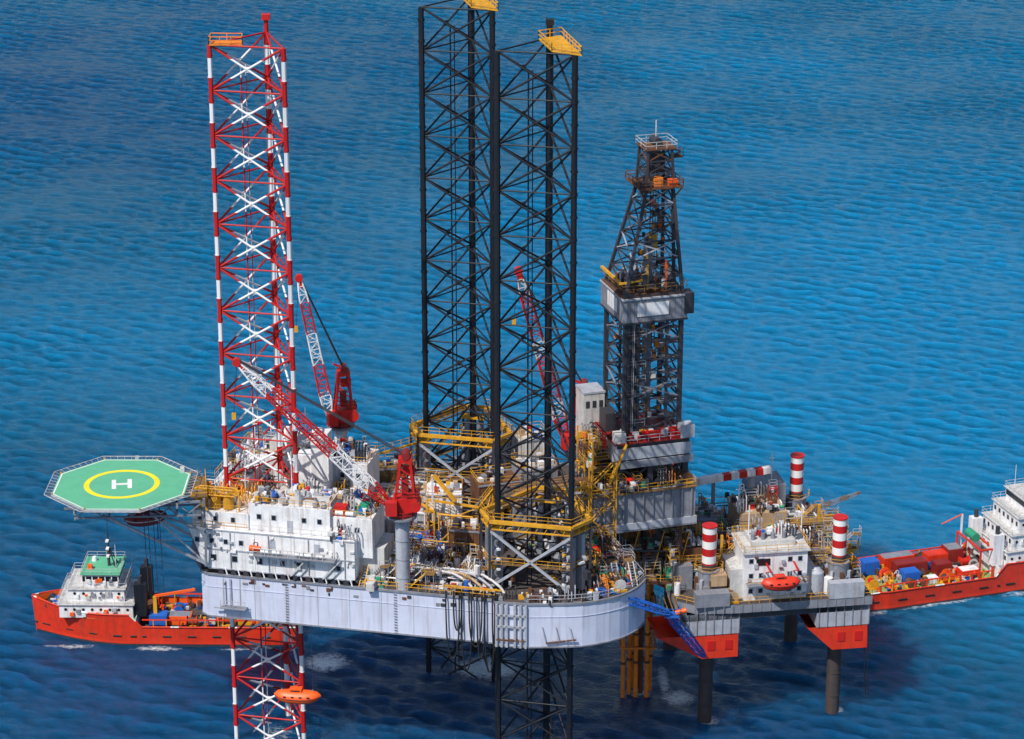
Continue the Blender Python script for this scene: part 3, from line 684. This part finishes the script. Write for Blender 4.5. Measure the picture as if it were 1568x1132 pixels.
w = B('well_conductors', (20.4,26,12)).frame((0,0,0))
for i,(x,y) in enumerate(((18.0,24.2),(19.1,25.6),(20.1,24.6),(21.0,26.0),(21.9,24.6),(22.5,27),(19.6,28),(20.9,28.3))):
    w.cyl((x,y,-4),(x,y,34),.36,[RU,RU,RU,BR][i%4],12)
    for z in (6,11,17): w.cyl((x,y,z),(x,y,z+.4),.5,BR,12)
w.part('guide_frame')
for z in (9,16):
    for p,q in (((17.6,23.7),(23.2,23.7)),((23.2,23.7),(23.2,28.8)),((23.2,28.8),(17.6,28.8)),((17.6,28.8),(17.6,23.7))): w.beam((*p,z),(*q,z),.28,RU)
w.part('wellhead_deck'); w.box(15,27,20,31,22,22.5,BR); w.rail([(15,20),(27,20),(27,31)],22.5,YE,r=.04)
clutter(w, [(15.5,20.5),(26.5,20.5),(26.5,30),(15.5,30)], 22.5, 40, PD, [9,4,6,8,2,6], rad(9), (), .9, 1.5)
for p in ((15.5,20.5),(26.5,20.5),(15.5,30.5),(26.5,30.5)): w.beam((*p,22.5),(*p,32),.5,BR)
for k in range(6): w.beam((16+k*2,20.5,22.5),(18+k*2,20.5,31),.16,YE if k%2 else BR)
w.box(15.4,26.6,20.3,30.6,27.5,27.8,DK); clutter(w, [(15.5,20.5),(26.5,20.5),(26.5,23),(15.5,23)], 27.8, 14, PD, [9,4,8,7], rad(9), (), .7, 1.2)
w.done()

# ------------------------------------------------------------ gangway
g = B('access_gangway', (18,-3,30)).frame((0,0,0))
g.part('upper_span'); g.lattice((12.4,-5.8,33.0),(23.8,-2.2,27.4),1.0,.9,12,[BL],r=.12,rb=.06)
g.add([(12.4,-6.2,32.7),(12.4,-5.4,32.7),(23.8,-1.8,27.05),(23.8,-2.6,27.05)],[(0,1,2,3)],BL)
g.part('lower_span'); g.lattice((23.6,-2.0,27.0),(30.0,10,14.2),1.0,.9,14,[BL],r=.11,rb=.055)
g.part('landing'); g.boxc((24,-1.6,26.9),(2.2,1.8,.3),BL); g.rail([(22.8,-2.6),(25.2,-2.6),(25.2,-.6)],27.2,BL,r=.04); g.beam((25,-1.5,27),(26,11,21),.25,BL); g.cyl((24.6,-1.8,27.3),(26.2,-1.8,27.8),.4,OR,10)
g.done()

# ------------------------------------------------------------ hoses over the side
ho = B('hanging_bulk_hoses', (-5,-8.5,30)).frame((0,0,0))
for i in range(7):
    x0 = -9.8+i*1.15; y0 = -5.95-(x0+9.8)*.222-.3; zb = R.uniform(22,27); x1 = x0+R.uniform(.8,2.2)
    if i in (2,5): zb = 20.5
    if x1 > -2.3: x1 = -2.3
    pts = [(x0,y0+1.0,DZ+.6),(x0,y0,DZ+.9),(x0,y0-.3,DZ-.3)]
    for t in np.linspace(0,1,13):
        an = math.pi*t; pts.append((x0+(x1-x0)*(.5-.5*math.cos(an)), y0-.35-(x1-x0)*t*.22, zb+(DZ-1-zb)*(abs(2*t-1)**2.2)))
    pts += [(x1,y0-.3-(x1-x0)*.22,DZ+.6),(x1,y0+1,DZ+.7)]
    ho.tube(pts, .12, HO, 7)
ho.part('manifold_pipes')
for i in range(4):
    x=-7.4+i*1.5; ho.tube([(x-3.4,-2.6-.2*i,DZ+2.6),(x-1.4,-3.3-.2*i,DZ+2.5),(x,-4.2-.3*i,DZ+2.1),(x+1.2,-5.2-.3*i,DZ+1.5),(x+1.8,-5.8-.25*i,DZ+.7)],.21,[OW,TN,LG,OW][i],10)
ho.beam((-10,-5.4,DZ+1.5),(-1.5,-7.3,DZ+1.5),.2,YE)
ho.done()

# ------------------------------------------------------------ wellhead/production platform
RP = rad(9); PO = (26.0,10.8,0)
p = B('production_platform', (42,28,22)).frame(PO, RP)
LEGS = [(5.6,4.6),(26.6,4.6),(26.6,31),(5.6,31)]
STR = banded('red_white_striped_stack', 2.5, 33.9, (.50,.012,.012), (.8,.8,.8))
p.part('deck')
p.prism([(0,3),(3,.6),(9.5,0),(14,0),(31,0),(31,35.6),(0,35.6)], 20.6, 22, G, DK)
p.box(.5,30.5,.6,35,19.4,20.6,DG)
for x in np.arange(1,31,1.5): p.box(x,x+.12,-.1,.0,20.7,22,G)
p.rail([(.2,3.2),(3,.8),(9.5,.2),(31,.2),(31,35)],22,YE,r=.045)
p.part('corner_hulls')
for k,(x,y) in enumerate(LEGS):
    p.box(x-4.3,x+4.2,y-4.0,y+4.2,16.9,20.6,LG)
    for i in range(7): X = x-4+i*1.35; p.box(X,X+.12,y-4.12,y-4.0,17,20.6,G)
    zb_ = 12.8
    p.add([(x-4.3-(1.5 if k%3 else 4.6),y-3.9,16.9),(x+4.1,y-3.9,16.9),(x+4.1,y+4,16.9),(x-4.3-(1.5 if k%3 else 4.6),y+4,16.9),(x-1.6,y-3.9,zb_),(x+4.1,y-3.9,zb_),(x+4.1,y+4,zb_),(x-1.6,y+4,zb_)],
          [(0,1,5,4),(1,2,6,5),(2,3,7,6),(3,0,4,7),(4,5,6,7)], SR)
    for q_ in (0,2.8): p.box(x-.8+q_,x+.4+q_,y-4.0,y-3.9,14.2,15.8,RD)
p.part('legs')
for k,(x,y) in enumerate(LEGS):
    p.cyl((x,y,-4),(x,y,27.4),1.12,CO,24); p.cyl((x,y,27.4),(x,y,33.7),1.12,STR,24); p.cyl((x,y,33.7),(x,y,33.9),1.22,RD,24)
    p.cyl((x,y,22),(x,y,24.2),2.1,G,24); p.cyl((x,y,24.2),(x,y,26.4),1.7,G,24)
    for a_ in range(8): p.boxc((x+2.0*math.cos(a_*.785),y+2.0*math.sin(a_*.785),23.6),(.5,.5,3.2),LG if a_%2 else BR,a_*.785)
    p.rail([(x+2.3*math.cos(t*.785),y+2.3*math.sin(t*.785)) for t in range(8)],26.3,YE,closed=True,r=.04)
    for z in (3,7,10): p.cyl((x,y,z),(x,y,z+.15),1.18,CO,24)
p.part('quarters')
p.box(10.6,20.6,1.4,9,22,30.0,W); p.box(10.2,21,1.0,9.4,30.0,30.25,OW); p.box(12,19,3,8,30.25,31.2,OW); p.box(20.6,22.6,2.5,8,22,26,OW); p.box(8.6,10.6,2.4,9,22,27,OW)
for z in (23.6,26.2,28.7):
    for x in (11.6,13.2,17.8,19.4): p.window(x,z,1.4,.6,.7)
p.box(12.4,14.6,1.3,1.4,27.9,29.0,GL)
for _ in range(14):
    x=R.uniform(10.8,20); z=R.uniform(22.4,29.4); p.box(x,x+R.uniform(.2,.7),1.4-R.uniform(.1,.5),1.4,z,z+R.uniform(.2,.7),R.choice([OW,LG,G,BR]))
p.box(10.8,20.4,-.2,1.4,25,25.12,G); p.rail([(10.8,-.1),(20.4,-.1)],25.1,YE,r=.04)
p.rail([(10.3,1.1),(20.9,1.1),(20.9,9.3),(10.3,9.3)],30.25,YE,closed=True,r=.04)
for x in (12.4,14,15.6,17.4): p.cyl((x,4,31.2),(x,4,32.2),.35,G,10)
for x in (14,18.4): p.beam((x,1.4,28.2),(x,-1.6,28.0),.25,RD); p.beam((x,1.4,26.6),(x,-1.4,28),.16,RD)
p.part('process_equipment')
p.box(.8,3.6,7,12,22,26.0,G); p.box(1.2,8,10,15,22,27.6,BR); p.box(22,29.5,9,14,22,26.5,G); p.box(3,11,21,28,22,27.5,G); p.box(14,22,19,27,22,29,TN); p.box(18,24,28,34,22,30,G); p.box(8.5,8.9,9,9.3,22,30,YE)
p.box(2.6,8.0,-.1,1.8,22,24.2,G); p.box(5.5,8,2.2,5,24.4,26.2,TN); p.box(24,29.6,-.1,1.4,22,24.6,LG)
AVP = [(x,y,2.6) for x,y in LEGS]+[(15.6,4.6,6.2)]
clutter(p, [(.6,4),(30,4),(30,34.5),(.6,34.5)], 22, 130, PD+PW+[YE,YE,BR,G], [0,1,2,5,6,6,4,9,8], 0, AVP, .95, 1.8)
clutter(p, [(.8,8),(30,8),(30,25),(.8,25)], 25.5, 56, PD+[W,W,OW,YE,YE], [9,4,8,6,1,5], 0, AVP, .8, 1.8)
clutter(p, [(1.5,10.5),(8,10.5),(8,14.5),(1.5,14.5)], 27.6, 14, PW+PD, [9,4,8,6], 0, (), .6, 1.3)
clutter(p, [(14,19.5),(22,19.5),(22,27),(14,27)], 29, 16, PW+PD, [9,4,8,6], 0, (), .6, 1.4)
clutter(p, [(3,21.5),(11,21.5),(11,28),(3,28)], 27.5, 14, PD+PW, [9,4,8], 0, (), .6, 1.4)
clutter(p, [(22,9.4),(29.5,9.4),(29.5,14),(22,14)], 26.5, 14, PD+PW, [9,4,8,6], 0, (), .6, 1.3)
clutter(p, [(4,1),(9.5,1),(9.5,2.6),(4,2.6)], 22, 4, PD, [7,9], 0, (), .8, 1.5)
clutter(p, [(12,4),(19,4),(19,8),(12,8)], 31.2, 8, PW, [9,8], 0, (), .5, 1.3)
for zz,yy in ((26,8.6),(28,15.5),(27,18.5)): p.box(.8,10,yy,yy+1.6,zz,zz+.1,YB); p.rail([(.8,yy),(10,yy)],zz,YE,r=.04); p.box(21.5,29.5,yy,yy+1.4,zz,zz+.1,YB); p.rail([(21.5,yy),(29.5,yy)],zz,YE,r=.04)
pipes(p, [(.6,5),(30,5),(30,34.5),(.6,34.5)], 23.5, 200, [YE,G,OW,BR,DG,BR], 0)
p.part('dome_tank'); p.cyl((22.6,3.2,22),(22.6,3.2,25.4),1.2,LG,18); p.cyl((22.6,3.2,25.4),(22.6,3.2,26.2),1.2,LG,18,r2=.5)
p.cyl((24.4,2.4,22),(24.4,2.4,24.6),.7,W,18)
p.part('masts')
for x,y,z in ((12.2,6,31.2),(14,20,29),(22,30,30),(21,7,30)): p.rod((x,y,z),(x,y,z+5),.1,W); p.rod((x-.5,y,z+4),(x+.5,y,z+4),.06,W)
p.part('flare_boom'); p.lattice((27.5,20,29),(35,22.2,30.2),.7,.4,10,[G,YB],r=.06,rb=.035)
p.beam((27.5,20,22),(27.5,20,29.5),.4,YE)
p.part('white_deck_boom'); p.L = Matrix.Identity(4)
for i in range(12):
    q0 = Vector((26.5,37,32.0)).lerp(Vector((42.5,41,33.2)), i/12); q1 = Vector((26.5,37,32.0)).lerp(Vector((42.5,41,33.2)), (i+1)/12); p.beam(q0,q1,1.1,[W,W,W,W,W,W,RD,W,RD,W,RD,W][i])
p.beam((33,38.6,22),(33,38.6,32),.6,G)
p.frame(PO,RP); p.cyl((18,28,30),(18,28,32),.7,LG,14)
for x,y in ((30.4,2),(30.6,1)): p.tube([(x,y,20),(x+.1,y-.5,14),(x+.3,y-.6,8),(x+.8,y-.5,4)],.07,HO,6)
p.part('hatch_grid')
for x in np.arange(-6,0,.8): p.beam((x,-1.5,22.2),(x+.4,5,22.2),.16,YB)
p.done()
lb = (26+15.6*math.cos(RP)+1.7*math.sin(RP), 10.8+15.6*math.sin(RP)-1.7*math.cos(RP), 26.0)
lifeboat(lb, RP, 6.2, SR, 2.2)

# ------------------------------------------------------------ ships
def ship(name, loc, rz, Ln, Bm, fx, supers, cargo, roof, deckm, aft=2.6, fz=4.8, fun=None):
    b = B(name, loc).frame(loc, rz)
    def hw(t, top):
        k = 1. if t < .62 else max(0.03, 1-((t-.62)/.38)**(2.6 if top else 1.8))
        return Bm/2*k*(1 if top else .97)*(1 if t > .04 else .96)
    def sh(x): return aft+1 if x < fx-1 else (fz+1.0+max(0,(x-Ln*.8))*.09 if x > fx+1 else aft+1+(fz-aft)*(x-fx+1)/2)
    xs = sorted(set([round(v,3) for v in np.linspace(0,Ln,33)]+[fx-1,fx,fx+1,Ln-.4,Ln-.9]))
    rings = []
    for x in xs:
        t = x/Ln; wt, wl = hw(t,True), hw(t,False); z = sh(x); xr = x+(t-.85)*6*(t>.85)*.6
        rings.append([(x,-wl*.85,-2),(x,-wl,-.3),(x+(xr-x)*.3,-wl,.9),(xr,-wt,z),(xr,wt,z),(x+(xr-x)*.3,wl,.9),(x,wl,-.3),(x,wl*.85,-2)])
    b.part('hull')
    n = 8; vs = [v for r in rings for v in r]; fs = []
    for k in range(len(rings)-1):
        for i in (0,1,2,4,5,6): fs.append((k*n+i,k*n+i+1,(k+1)*n+i+1,(k+1)*n+i))
    b.add(vs, fs, SR); b.add(vs, [tuple(range(8))[::-1], tuple(range((len(rings)-1)*n,len(rings)*n))], SR)
    b.part('boot_top')
    for k in range(len(rings)-1):
        for i in (1,6):
            a0 = Vector(rings[k][i]); a1 = Vector(rings[k+1][i]); s_ = -1 if i == 1 else 1
            b.add([a0+Vector((0,s_*.04,-.3)),a1+Vector((0,s_*.04,-.3)),a1+Vector((0,s_*.06,.7)),a0+Vector((0,s_*.06,.7))],[(0,1,2,3)],DG)
        for i in (3,4): b.cyl(rings[k][i],rings[k+1][i],.14,SR if k%7 else W,6,caps=False)
        for i in (2,5):
            a0 = Vector(rings[k][i])+Vector((0,0,.9)); a1 = Vector(rings[k+1][i])+Vector((0,0,.9))
            if k%3==0: b.cyl(a0,a1,.2,HO,6)
    b.part('deck')
    for k in range(len(xs)-1):
        x0,x1 = xs[k],xs[k+1]; z = (aft if x1 <= fx+.01 else fz)
        w0,w1 = hw(x0/Ln,True)-.1,hw(x1/Ln,True)-.1
        b.add([(x0,-w0,z),(x1,-w1,z),(x1,w1,z),(x0,w0,z)],[(0,1,2,3)],deckm if x0 < fx-.1 else GN if roof==HG else G)
    b.box(fx-.05,fx+.05,-Bm/2+.3,Bm/2-.3,aft,fz+.2,W)
    for k in range(len(xs)-1):
        x0,x1 = xs[k],xs[k+1]
        for s_ in (-1,1):
            b.add([(x0,s_*(hw(x0/Ln,True)-.15),sh(x0)-1.1),(x1,s_*(hw(x1/Ln,True)-.15),sh(x1)-1.1),(x1,s_*(hw(x1/Ln,True)-.12),sh(x1)),(x0,s_*(hw(x0/Ln,True)-.12),sh(x0))],[(0,1,2,3)],OR)
    b.part('superstructure')
    for (x0,x1,w_,z0,z1) in supers:
        b.box(x0,x1,-w_,w_,z0,z1,W); b.box(x0-.3,x1+.3,-w_-.3,w_+.3,z1,z1+.12,OW)
        b.rail([(x0-.2,-w_-.2),(x1+.2,-w_-.2),(x1+.2,w_+.2),(x0-.2,w_+.2)],z1+.1,OW,closed=True,r=.035)
        k = int((x1-x0)/1.5)
        for i in range(k):
            x = x0+.9+i*1.5
            for s_ in (-1,1):
                if (x1-x0) > 7.5: b.cyl((x,s_*w_,z0+1.5),(x,s_*(w_+.06),z0+1.5),.26,GL,10)
        for yy in np.arange(-w_+.8,w_,1.6):
            b.box(x0-.05,x0,yy-.3,yy+.3,z0+1.1,z0+1.9,GL); b.box(x1,x1+.05,yy-.3,yy+.3,z0+1.1,z0+1.9,GL)
        for _ in range(10):
            x=R.uniform(x0,x1-.8)
            for s_ in (-1,1): zz=z0+R.uniform(.1,1.2); b.box(x,x+R.uniform(.3,.8),s_*(w_+.15)-.15,s_*(w_+.15)+.15,zz,zz+R.uniform(.3,.9),R.choice([W,OW,LG,OR,G]))
    x0,x1,w_,z0,z1 = supers[-1]
    b.box(x0-.06,x1+.06,-w_-.06,w_+.06,z0+1.1,z0+2.0,GL)
    for x in np.arange(x0,x1+.1,1.1):
        for s_ in (-1,1): b.box(x-.08,x+.08,s_*(w_+.05)-.05,s_*(w_+.05)+.05,z0+1.05,z0+2.05,W)
    b.box(x0-.4,x1+.4,-w_-.4,w_+.4,z1+.12,z1+.25,roof)
    b.part('mast'); mx = (x0+x1)/2-1; b.cyl((mx,0,z1),(mx,0,z1+6),.28,DG,8,r2=.14)
    for z in (2,3.4,4.8): b.beam((mx,-1.6+z*.15,z1+z),(mx,1.6-z*.15,z1+z),.15,DG); b.boxc((mx,.7,z1+z+.3),(.5,.9,.25),W); b.beam((mx-1.2,0,z1+z),(mx+1.2,0,z1+z),.12,DG)
    for a_ in (-1,1): b.beam((mx-1.4,a_*1.2,z1),(mx,0,z1+4),.14,DG)
    b.rod((mx,0,z1+6),(mx,0,z1+9),.06,DG); b.rod((x0+.5,2,z1),(x0+.5,2,z1+5),.05,W); b.cyl((x1-1.2,-2,z1+.2),(x1-1.2,-2,z1+1.0),.5,W,12,r2=.35); b.boxc((x1-1,1.4,z1+.6),(.8,.8,.8),OR)
    b.part('funnels')
    for s_ in (-1,1):
        q = supers[0][0]-.2; b.box(q-2.0,q,s_*Bm*.30-.8,s_*Bm*.30+.8,fz,fz+5.8,fun or BK); b.cyl((q-1,s_*Bm*.3,fz+5.8),(q-1,s_*Bm*.3,fz+7.2),.4,DG,10)
    b.part('bow_fittings')
    for _ in range(18):
        x = R.uniform(supers[0][1]+1, Ln-3); b.boxc((x,R.uniform(-.6,.6)*hw(x/Ln,True),fz+.5),(R.uniform(.4,1.0),R.uniform(.4,1.0),R.uniform(.5,1.1)),R.choice([YE,OW,OR,G,BL]),R.random())
    for y_ in (-1.4,1.4): b.cyl((supers[0][1]+2.4,y_-.6,fz+.8),(supers[0][1]+2.4,y_+.6,fz+.8),.6,DG,12)
    b.part('deck_cargo')
    for (x,y,l,ww,hh,m) in cargo:
        b.box(x,x+l,y-ww/2,y+ww/2,aft+.1,aft+hh,m)
        for i in range(int(l/.6)): b.box(x+i*.6+.2,x+i*.6+.3,y-ww/2-.05,y-ww/2,aft+.2,aft+hh-.1,m)
        b.box(x+.2,x+l-.2,y-ww/2+.2,y+ww/2-.2,aft+hh,aft+hh+.05,R.choice([W,G,m,m]))
    clutter(b, [(2,-Bm/2+1.2),(fx-1,-Bm/2+1.2),(fx-1,Bm/2-1.2),(2,Bm/2-1.2)], aft, 36, [OR,YE,OW,BL,DG,BR,SR], [9,7,4,9,8], 0, [(x+l/2,y,2.0) for x,y,l,ww,hh,m in cargo], .5, 1.3)
    for x in np.arange(2,fx-1,2.2):
        for s_ in (-1,1): b.box(x,x+.15,s_*(Bm/2-.7)-.25,s_*(Bm/2-.7)+.25,aft,aft+2.0,YE if x%3<1.5 else SR)
    for s_ in (-1,1): b.beam((2,s_*(Bm/2-.7),aft+2.0),(fx-1,s_*(Bm/2-.7),aft+2.0),.2,SR)
    return b
s1 = ship('anchor_handling_vessel', (-36.5,48.5,0), rad(179), 45., 12., 27., [(27.5,40,5.,4.8,7.2),(29,38.5,4.,7.32,9.6),(30,36,3.4,9.72,12.0)],
     [(8,-3,3,2.4,1.6,W),(14,-3.4,2.4,2,1.2,BL),(5,2,5,2.4,2,YE),(18,2,6,2.4,1.6,OR),(22,3,3,2.4,2.2,BL)], HG, DK)
s1.part('tow_crane'); s1.beam((24,3,2.6),(24,3,8),.6,YE); s1.beam((24,3,8),(17,3.5,9.5),.4,OR); s1.cyl((25.5,-2,4),(25.5,2,4),1.1,BR,14)
s1.done()
s2 = ship('offshore_supply_vessel', (60.3,62.3,0), rad(18), 56., 13.5, 25., [(26.5,45,6.,4.8,7.6),(27.5,44,5.5,7.7,10.4),(29,42,4.8,10.5,13.2),(31,40,4.0,13.3,15.6)],
     [(3,3.8,3,2.4,2.5,BL),(7,4.2,6,2.4,2.6,SR),(8,1,6,2.4,2.6,DR),(15,3,4,2.4,2.6,SR),(15,-.6,3,2.4,2.4,DR),(8,-2.2,3,2.4,2.4,BL),(19,3.2,3,3,3.2,DR),(19,-2.6,3.6,2.4,1.4,SR),(12,-3.4,2.2,1.6,1.2,W)], OW, WD, fun=W)
s2.part('cargo_frame')
for x in (22,24.5):
    for y in (-4.5,4.5): s2.beam((x,y,2.6),(x,y,8.0),.3,SR)
    s2.beam((x,-4.5,8.0),(x,4.5,8.0),.3,SR)
s2.beam((22,-4.5,8.0),(24.5,-4.5,8.0),.3,SR); s2.cyl((23.4,0,8.4),(23.4,3,8.4),.8,GN,12); s2.beam((23,5,5),(23,5,11),.3,W); s2.beam((23,5,11),(19,5,9.6),.16,OR)
s2.done()

# ------------------------------------------------------------ sea
xi = np.arange(-215, 215.1, .48); yi = np.concatenate([np.arange(-60, 150, .48), np.arange(150, 600, .7)])
def ext(a, far):
    o = []; s_ = 3.; v = 0.
    while v < far: v += s_; s_ *= 1.25; o.append(v)
    return np.array(o)
e = ext(0, 26000.); X1 = np.concatenate([xi[0]-e[::-1], xi, xi[-1]+e]); Y1 = np.concatenate([yi[0]-e[:26][::-1], yi, yi[-1]+e])
X, Y = np.meshgrid(X1.astype(np.float32), Y1.astype(np.float32)); Z = np.zeros_like(X)
rs = np.random.RandomState(3)
fade = np.clip(1-np.maximum(np.abs(X)-215, 0)/12, 0, 1)*np.clip(1-np.maximum(Y-590, 0)/40, 0, 1)*np.clip(1-np.maximum(-58-Y, 0)/20, 0, 1)
env = np.ones_like(X)
for i in range(9):
    lam = rs.uniform(28, 110); th = rs.rand()*6.283; env += .15*np.sin(2*math.pi/lam*(X*math.cos(th)+Y*math.sin(th))+rs.rand()*6.28)
env = np.clip(env, .5, 1.6)
Zs = np.zeros_like(X)
for i in range(70):
    lam = 2.0*(3.2**rs.rand()); th = rad(68)+rs.randn()*.40; k = 2*math.pi/lam
    ph = k*(X*math.cos(th)+Y*math.sin(th))+rs.rand()*6.283; Zs += .033/k*np.sin(ph)
for i in range(12):
    lam = rs.uniform(7, 16); th = rad(74)+rs.randn()*.35; k = 2*math.pi/lam
    Z += .011/k*np.sin(k*(X*math.cos(th)+Y*math.sin(th))+rs.rand()*6.283)
Zs = Zs*env
Z = (Z+Zs)*fade
ny, nx = X.shape
me = bpy.data.meshes.new('sea_water'); me.vertices.add(nx*ny)
me.vertices.foreach_set('co', np.stack([X, Y, Z], -1).astype(np.float32).ravel())
idx = np.arange(nx*ny).reshape(ny, nx); q = np.stack([idx[:-1,:-1], idx[:-1,1:], idx[1:,1:], idx[1:,:-1]], -1).reshape(-1, 4); nf = len(q)
me.loops.add(nf*4); me.loops.foreach_set('vertex_index', q.ravel().astype(np.int32)); me.polygons.add(nf)
me.polygons.foreach_set('loop_start', np.arange(0, nf*4, 4, dtype=np.int32)); me.polygons.foreach_set('loop_total', np.full(nf, 4, dtype=np.int32))
me.polygons.foreach_set('use_smooth', np.ones(nf, dtype=bool)); me.update(calc_edges=True)
foam = np.zeros_like(X)
def fo(x, y, rx, ry, s_=1., rz=0.):
    global foam
    c_, n_ = math.cos(rz), math.sin(rz); u = (X-x)*c_+(Y-y)*n_; v = -(X-x)*n_+(Y-y)*c_
    foam = np.maximum(foam, s_*np.exp(-((u/rx)**2+(v/ry)**2)))
fo(-31,37,5,4,1.5); fo(-4,35,7,5,1.6); fo(27,24,3.6,4,1.4); fo(31.5,16,2.4,2.2,1.1); fo(52,20,2.4,2.2,1.1); fo(25,30,1.4,9,1.2); fo(-60,42,7,1.5,1.05); fo(-75,43,8,1.3,1.); fo(-46,42,6,1.3,.95); fo(62,57,5,4,1.1)
fo(75,60,14,1.4,1.,rad(18)); fo(95,66,14,1.7,1.1,rad(18)); fo(21,26,4,3,1.); fo(60,66,5,7,.8); fo(-37,12,6,6,.8)
at = me.attributes.new('foam', 'FLOAT', 'POINT'); at.data.foreach_set('value', foam.astype(np.float32).ravel())
def gs(x, y, rx, ry): return np.exp(-(((X-x)/rx)**2+((Y-y)/ry)**2))
sea_tone = .42 + .20*gs(-30,200,130,110) + .20*gs(80,260,90,160) + .40*gs(125,110,70,110) - .14*gs(-170,420,110,150) - .28*gs(-80,45,90,50) - .24*gs(40,10,80,45) + .12*gs(120,520,100,120)  # broad lighter and darker water areas, placed by position
at = me.attributes.new('sea_tone', 'FLOAT', 'POINT'); at.data.foreach_set('value', sea_tone.astype(np.float32).ravel())
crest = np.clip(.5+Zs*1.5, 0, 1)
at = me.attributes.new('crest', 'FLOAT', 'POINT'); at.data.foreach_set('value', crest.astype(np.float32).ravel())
so = bpy.data.objects.new('sea_water', me); sc.collection.objects.link(so)
m = bpy.data.materials.new('sea_water'); m.use_nodes = True; nt = m.node_tree; L = nt.links.new; b = nt.nodes['Principled BSDF']
geo = nn(nt,'ShaderNodeNewGeometry')
def noise(scale, det=4, mp=(1,1,1), rz=0, rough=.5):
    mm = nn(nt,'ShaderNodeMapping', vector_type='TEXTURE'); mm.inputs['Scale'].default_value = tuple(1/v for v in mp); mm.inputs['Rotation'].default_value = (0,0,rz); L(geo.outputs['Position'], mm.inputs[0])
    t = nn(nt,'ShaderNodeTexNoise'); t.inputs['Scale'].default_value = scale; t.inputs['Detail'].default_value = det; t.inputs['Roughness'].default_value = rough; L(mm.outputs[0], t.inputs['Vector']); return t
sa = nn(nt,'ShaderNodeAttribute'); sa.attribute_name='sea_tone'; big = noise(.012, 4)
ad = nn(nt,'ShaderNodeMath', operation='MULTIPLY_ADD'); L(big.outputs[0], ad.inputs[0]); ad.inputs[1].default_value=.5; L(sa.outputs['Fac'], ad.inputs[2])
rp = nn(nt,'ShaderNodeValToRGB'); L(ad.outputs[0], rp.inputs[0])
el = rp.color_ramp.elements; el[0].position=.38; el[0].color=(.001,.042,.135,1); el[1].position=1.0; el[1].color=(.001,.165,.36,1); e2 = el.new(.72); e2.color=(.0005,.092,.20,1)
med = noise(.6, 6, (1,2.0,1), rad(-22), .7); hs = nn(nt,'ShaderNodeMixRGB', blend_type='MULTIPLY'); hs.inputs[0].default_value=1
ca = nn(nt,'ShaderNodeAttribute'); ca.attribute_name='crest'      # ripple light and shade painted into the colour: crests lighter, troughs darker
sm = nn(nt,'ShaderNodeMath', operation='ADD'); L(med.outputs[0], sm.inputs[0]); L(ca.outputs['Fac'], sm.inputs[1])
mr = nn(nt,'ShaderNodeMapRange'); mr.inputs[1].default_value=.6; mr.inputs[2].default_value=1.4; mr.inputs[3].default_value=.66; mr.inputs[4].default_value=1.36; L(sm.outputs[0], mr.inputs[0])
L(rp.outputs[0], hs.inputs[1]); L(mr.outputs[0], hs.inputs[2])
fa = nn(nt,'ShaderNodeAttribute'); fa.attribute_name='foam'; fn = noise(1.1, 8, (1,1.6,1), 0, .75)
mu = nn(nt,'ShaderNodeMath', operation='MULTIPLY'); L(fa.outputs['Fac'], mu.inputs[0]); L(fn.outputs[0], mu.inputs[1])
fr = nn(nt,'ShaderNodeMapRange'); fr.inputs[1].default_value=.36; fr.inputs[2].default_value=.66; L(mu.outputs[0], fr.inputs[0])
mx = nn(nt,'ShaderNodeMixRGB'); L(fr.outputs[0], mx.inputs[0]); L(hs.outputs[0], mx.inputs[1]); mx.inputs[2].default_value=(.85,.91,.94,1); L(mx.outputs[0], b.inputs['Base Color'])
b.inputs['IOR'].default_value = 1.33; b.inputs['Roughness'].default_value = .13; b.inputs['Specular Tint'].default_value = (.48,.80,1,1)
b.subsurface_method = 'BURLEY'; b.inputs['Subsurface Radius'].default_value = (1., .9, 1.); b.inputs['Subsurface Scale'].default_value = 24.
iv = nn(nt,'ShaderNodeMath', operation='MULTIPLY_ADD'); L(fr.outputs[0], iv.inputs[0]); iv.inputs[1].default_value=-.75; iv.inputs[2].default_value=.75; L(iv.outputs[0], b.inputs['Subsurface Weight'])
b1 = noise(1.0, 6, (1,1.9,1), rad(-22), .68); bp = nn(nt,'ShaderNodeBump'); bp.inputs['Strength'].default_value = 1; bp.inputs['Distance'].default_value = .45; L(b1.outputs[0], bp.inputs['Height']); L(bp.outputs[0], b.inputs['Normal'])
me.materials.append(m)

# ------------------------------------------------------------ light, sky, camera
dv = Vector((-.38,-.50,.80)).normalized(); elv = math.asin(dv.z); azr = math.atan2(dv.x, dv.y)
s = bpy.data.lights.new('sun','SUN'); s.energy = 4.5; s.angle = rad(.6); s.color = (1,.94,.85)
o = bpy.data.objects.new('sun', s); sc.collection.objects.link(o); o.rotation_euler = dv.to_track_quat('Z','Y').to_euler(); o.location = (-100,-100,250)
wd = bpy.data.worlds.new('World'); sc.world = wd; wd.use_nodes = True; nt = wd.node_tree; bg = nt.nodes['Background']
sk = nt.nodes.new('ShaderNodeTexSky'); sk.sky_type='NISHITA'; sk.sun_disc=False; sk.sun_elevation=elv; sk.sun_rotation=azr; nt.links.new(sk.outputs[0], bg.inputs[0]); bg.inputs[1].default_value=.105
cam = bpy.data.cameras.new('camera'); co = bpy.data.objects.new('camera', cam); sc.collection.objects.link(co)
cam.sensor_width = 36; cam.lens = 93.6; cam.clip_end = 60000; cam.clip_start = 1
co.location = (0,-365,198.4); co.rotation_euler = (rad(70),0,0); sc.camera = co
sc.view_settings.view_transform='Standard'; sc.view_settings.look='None'; sc.view_settings.exposure=0
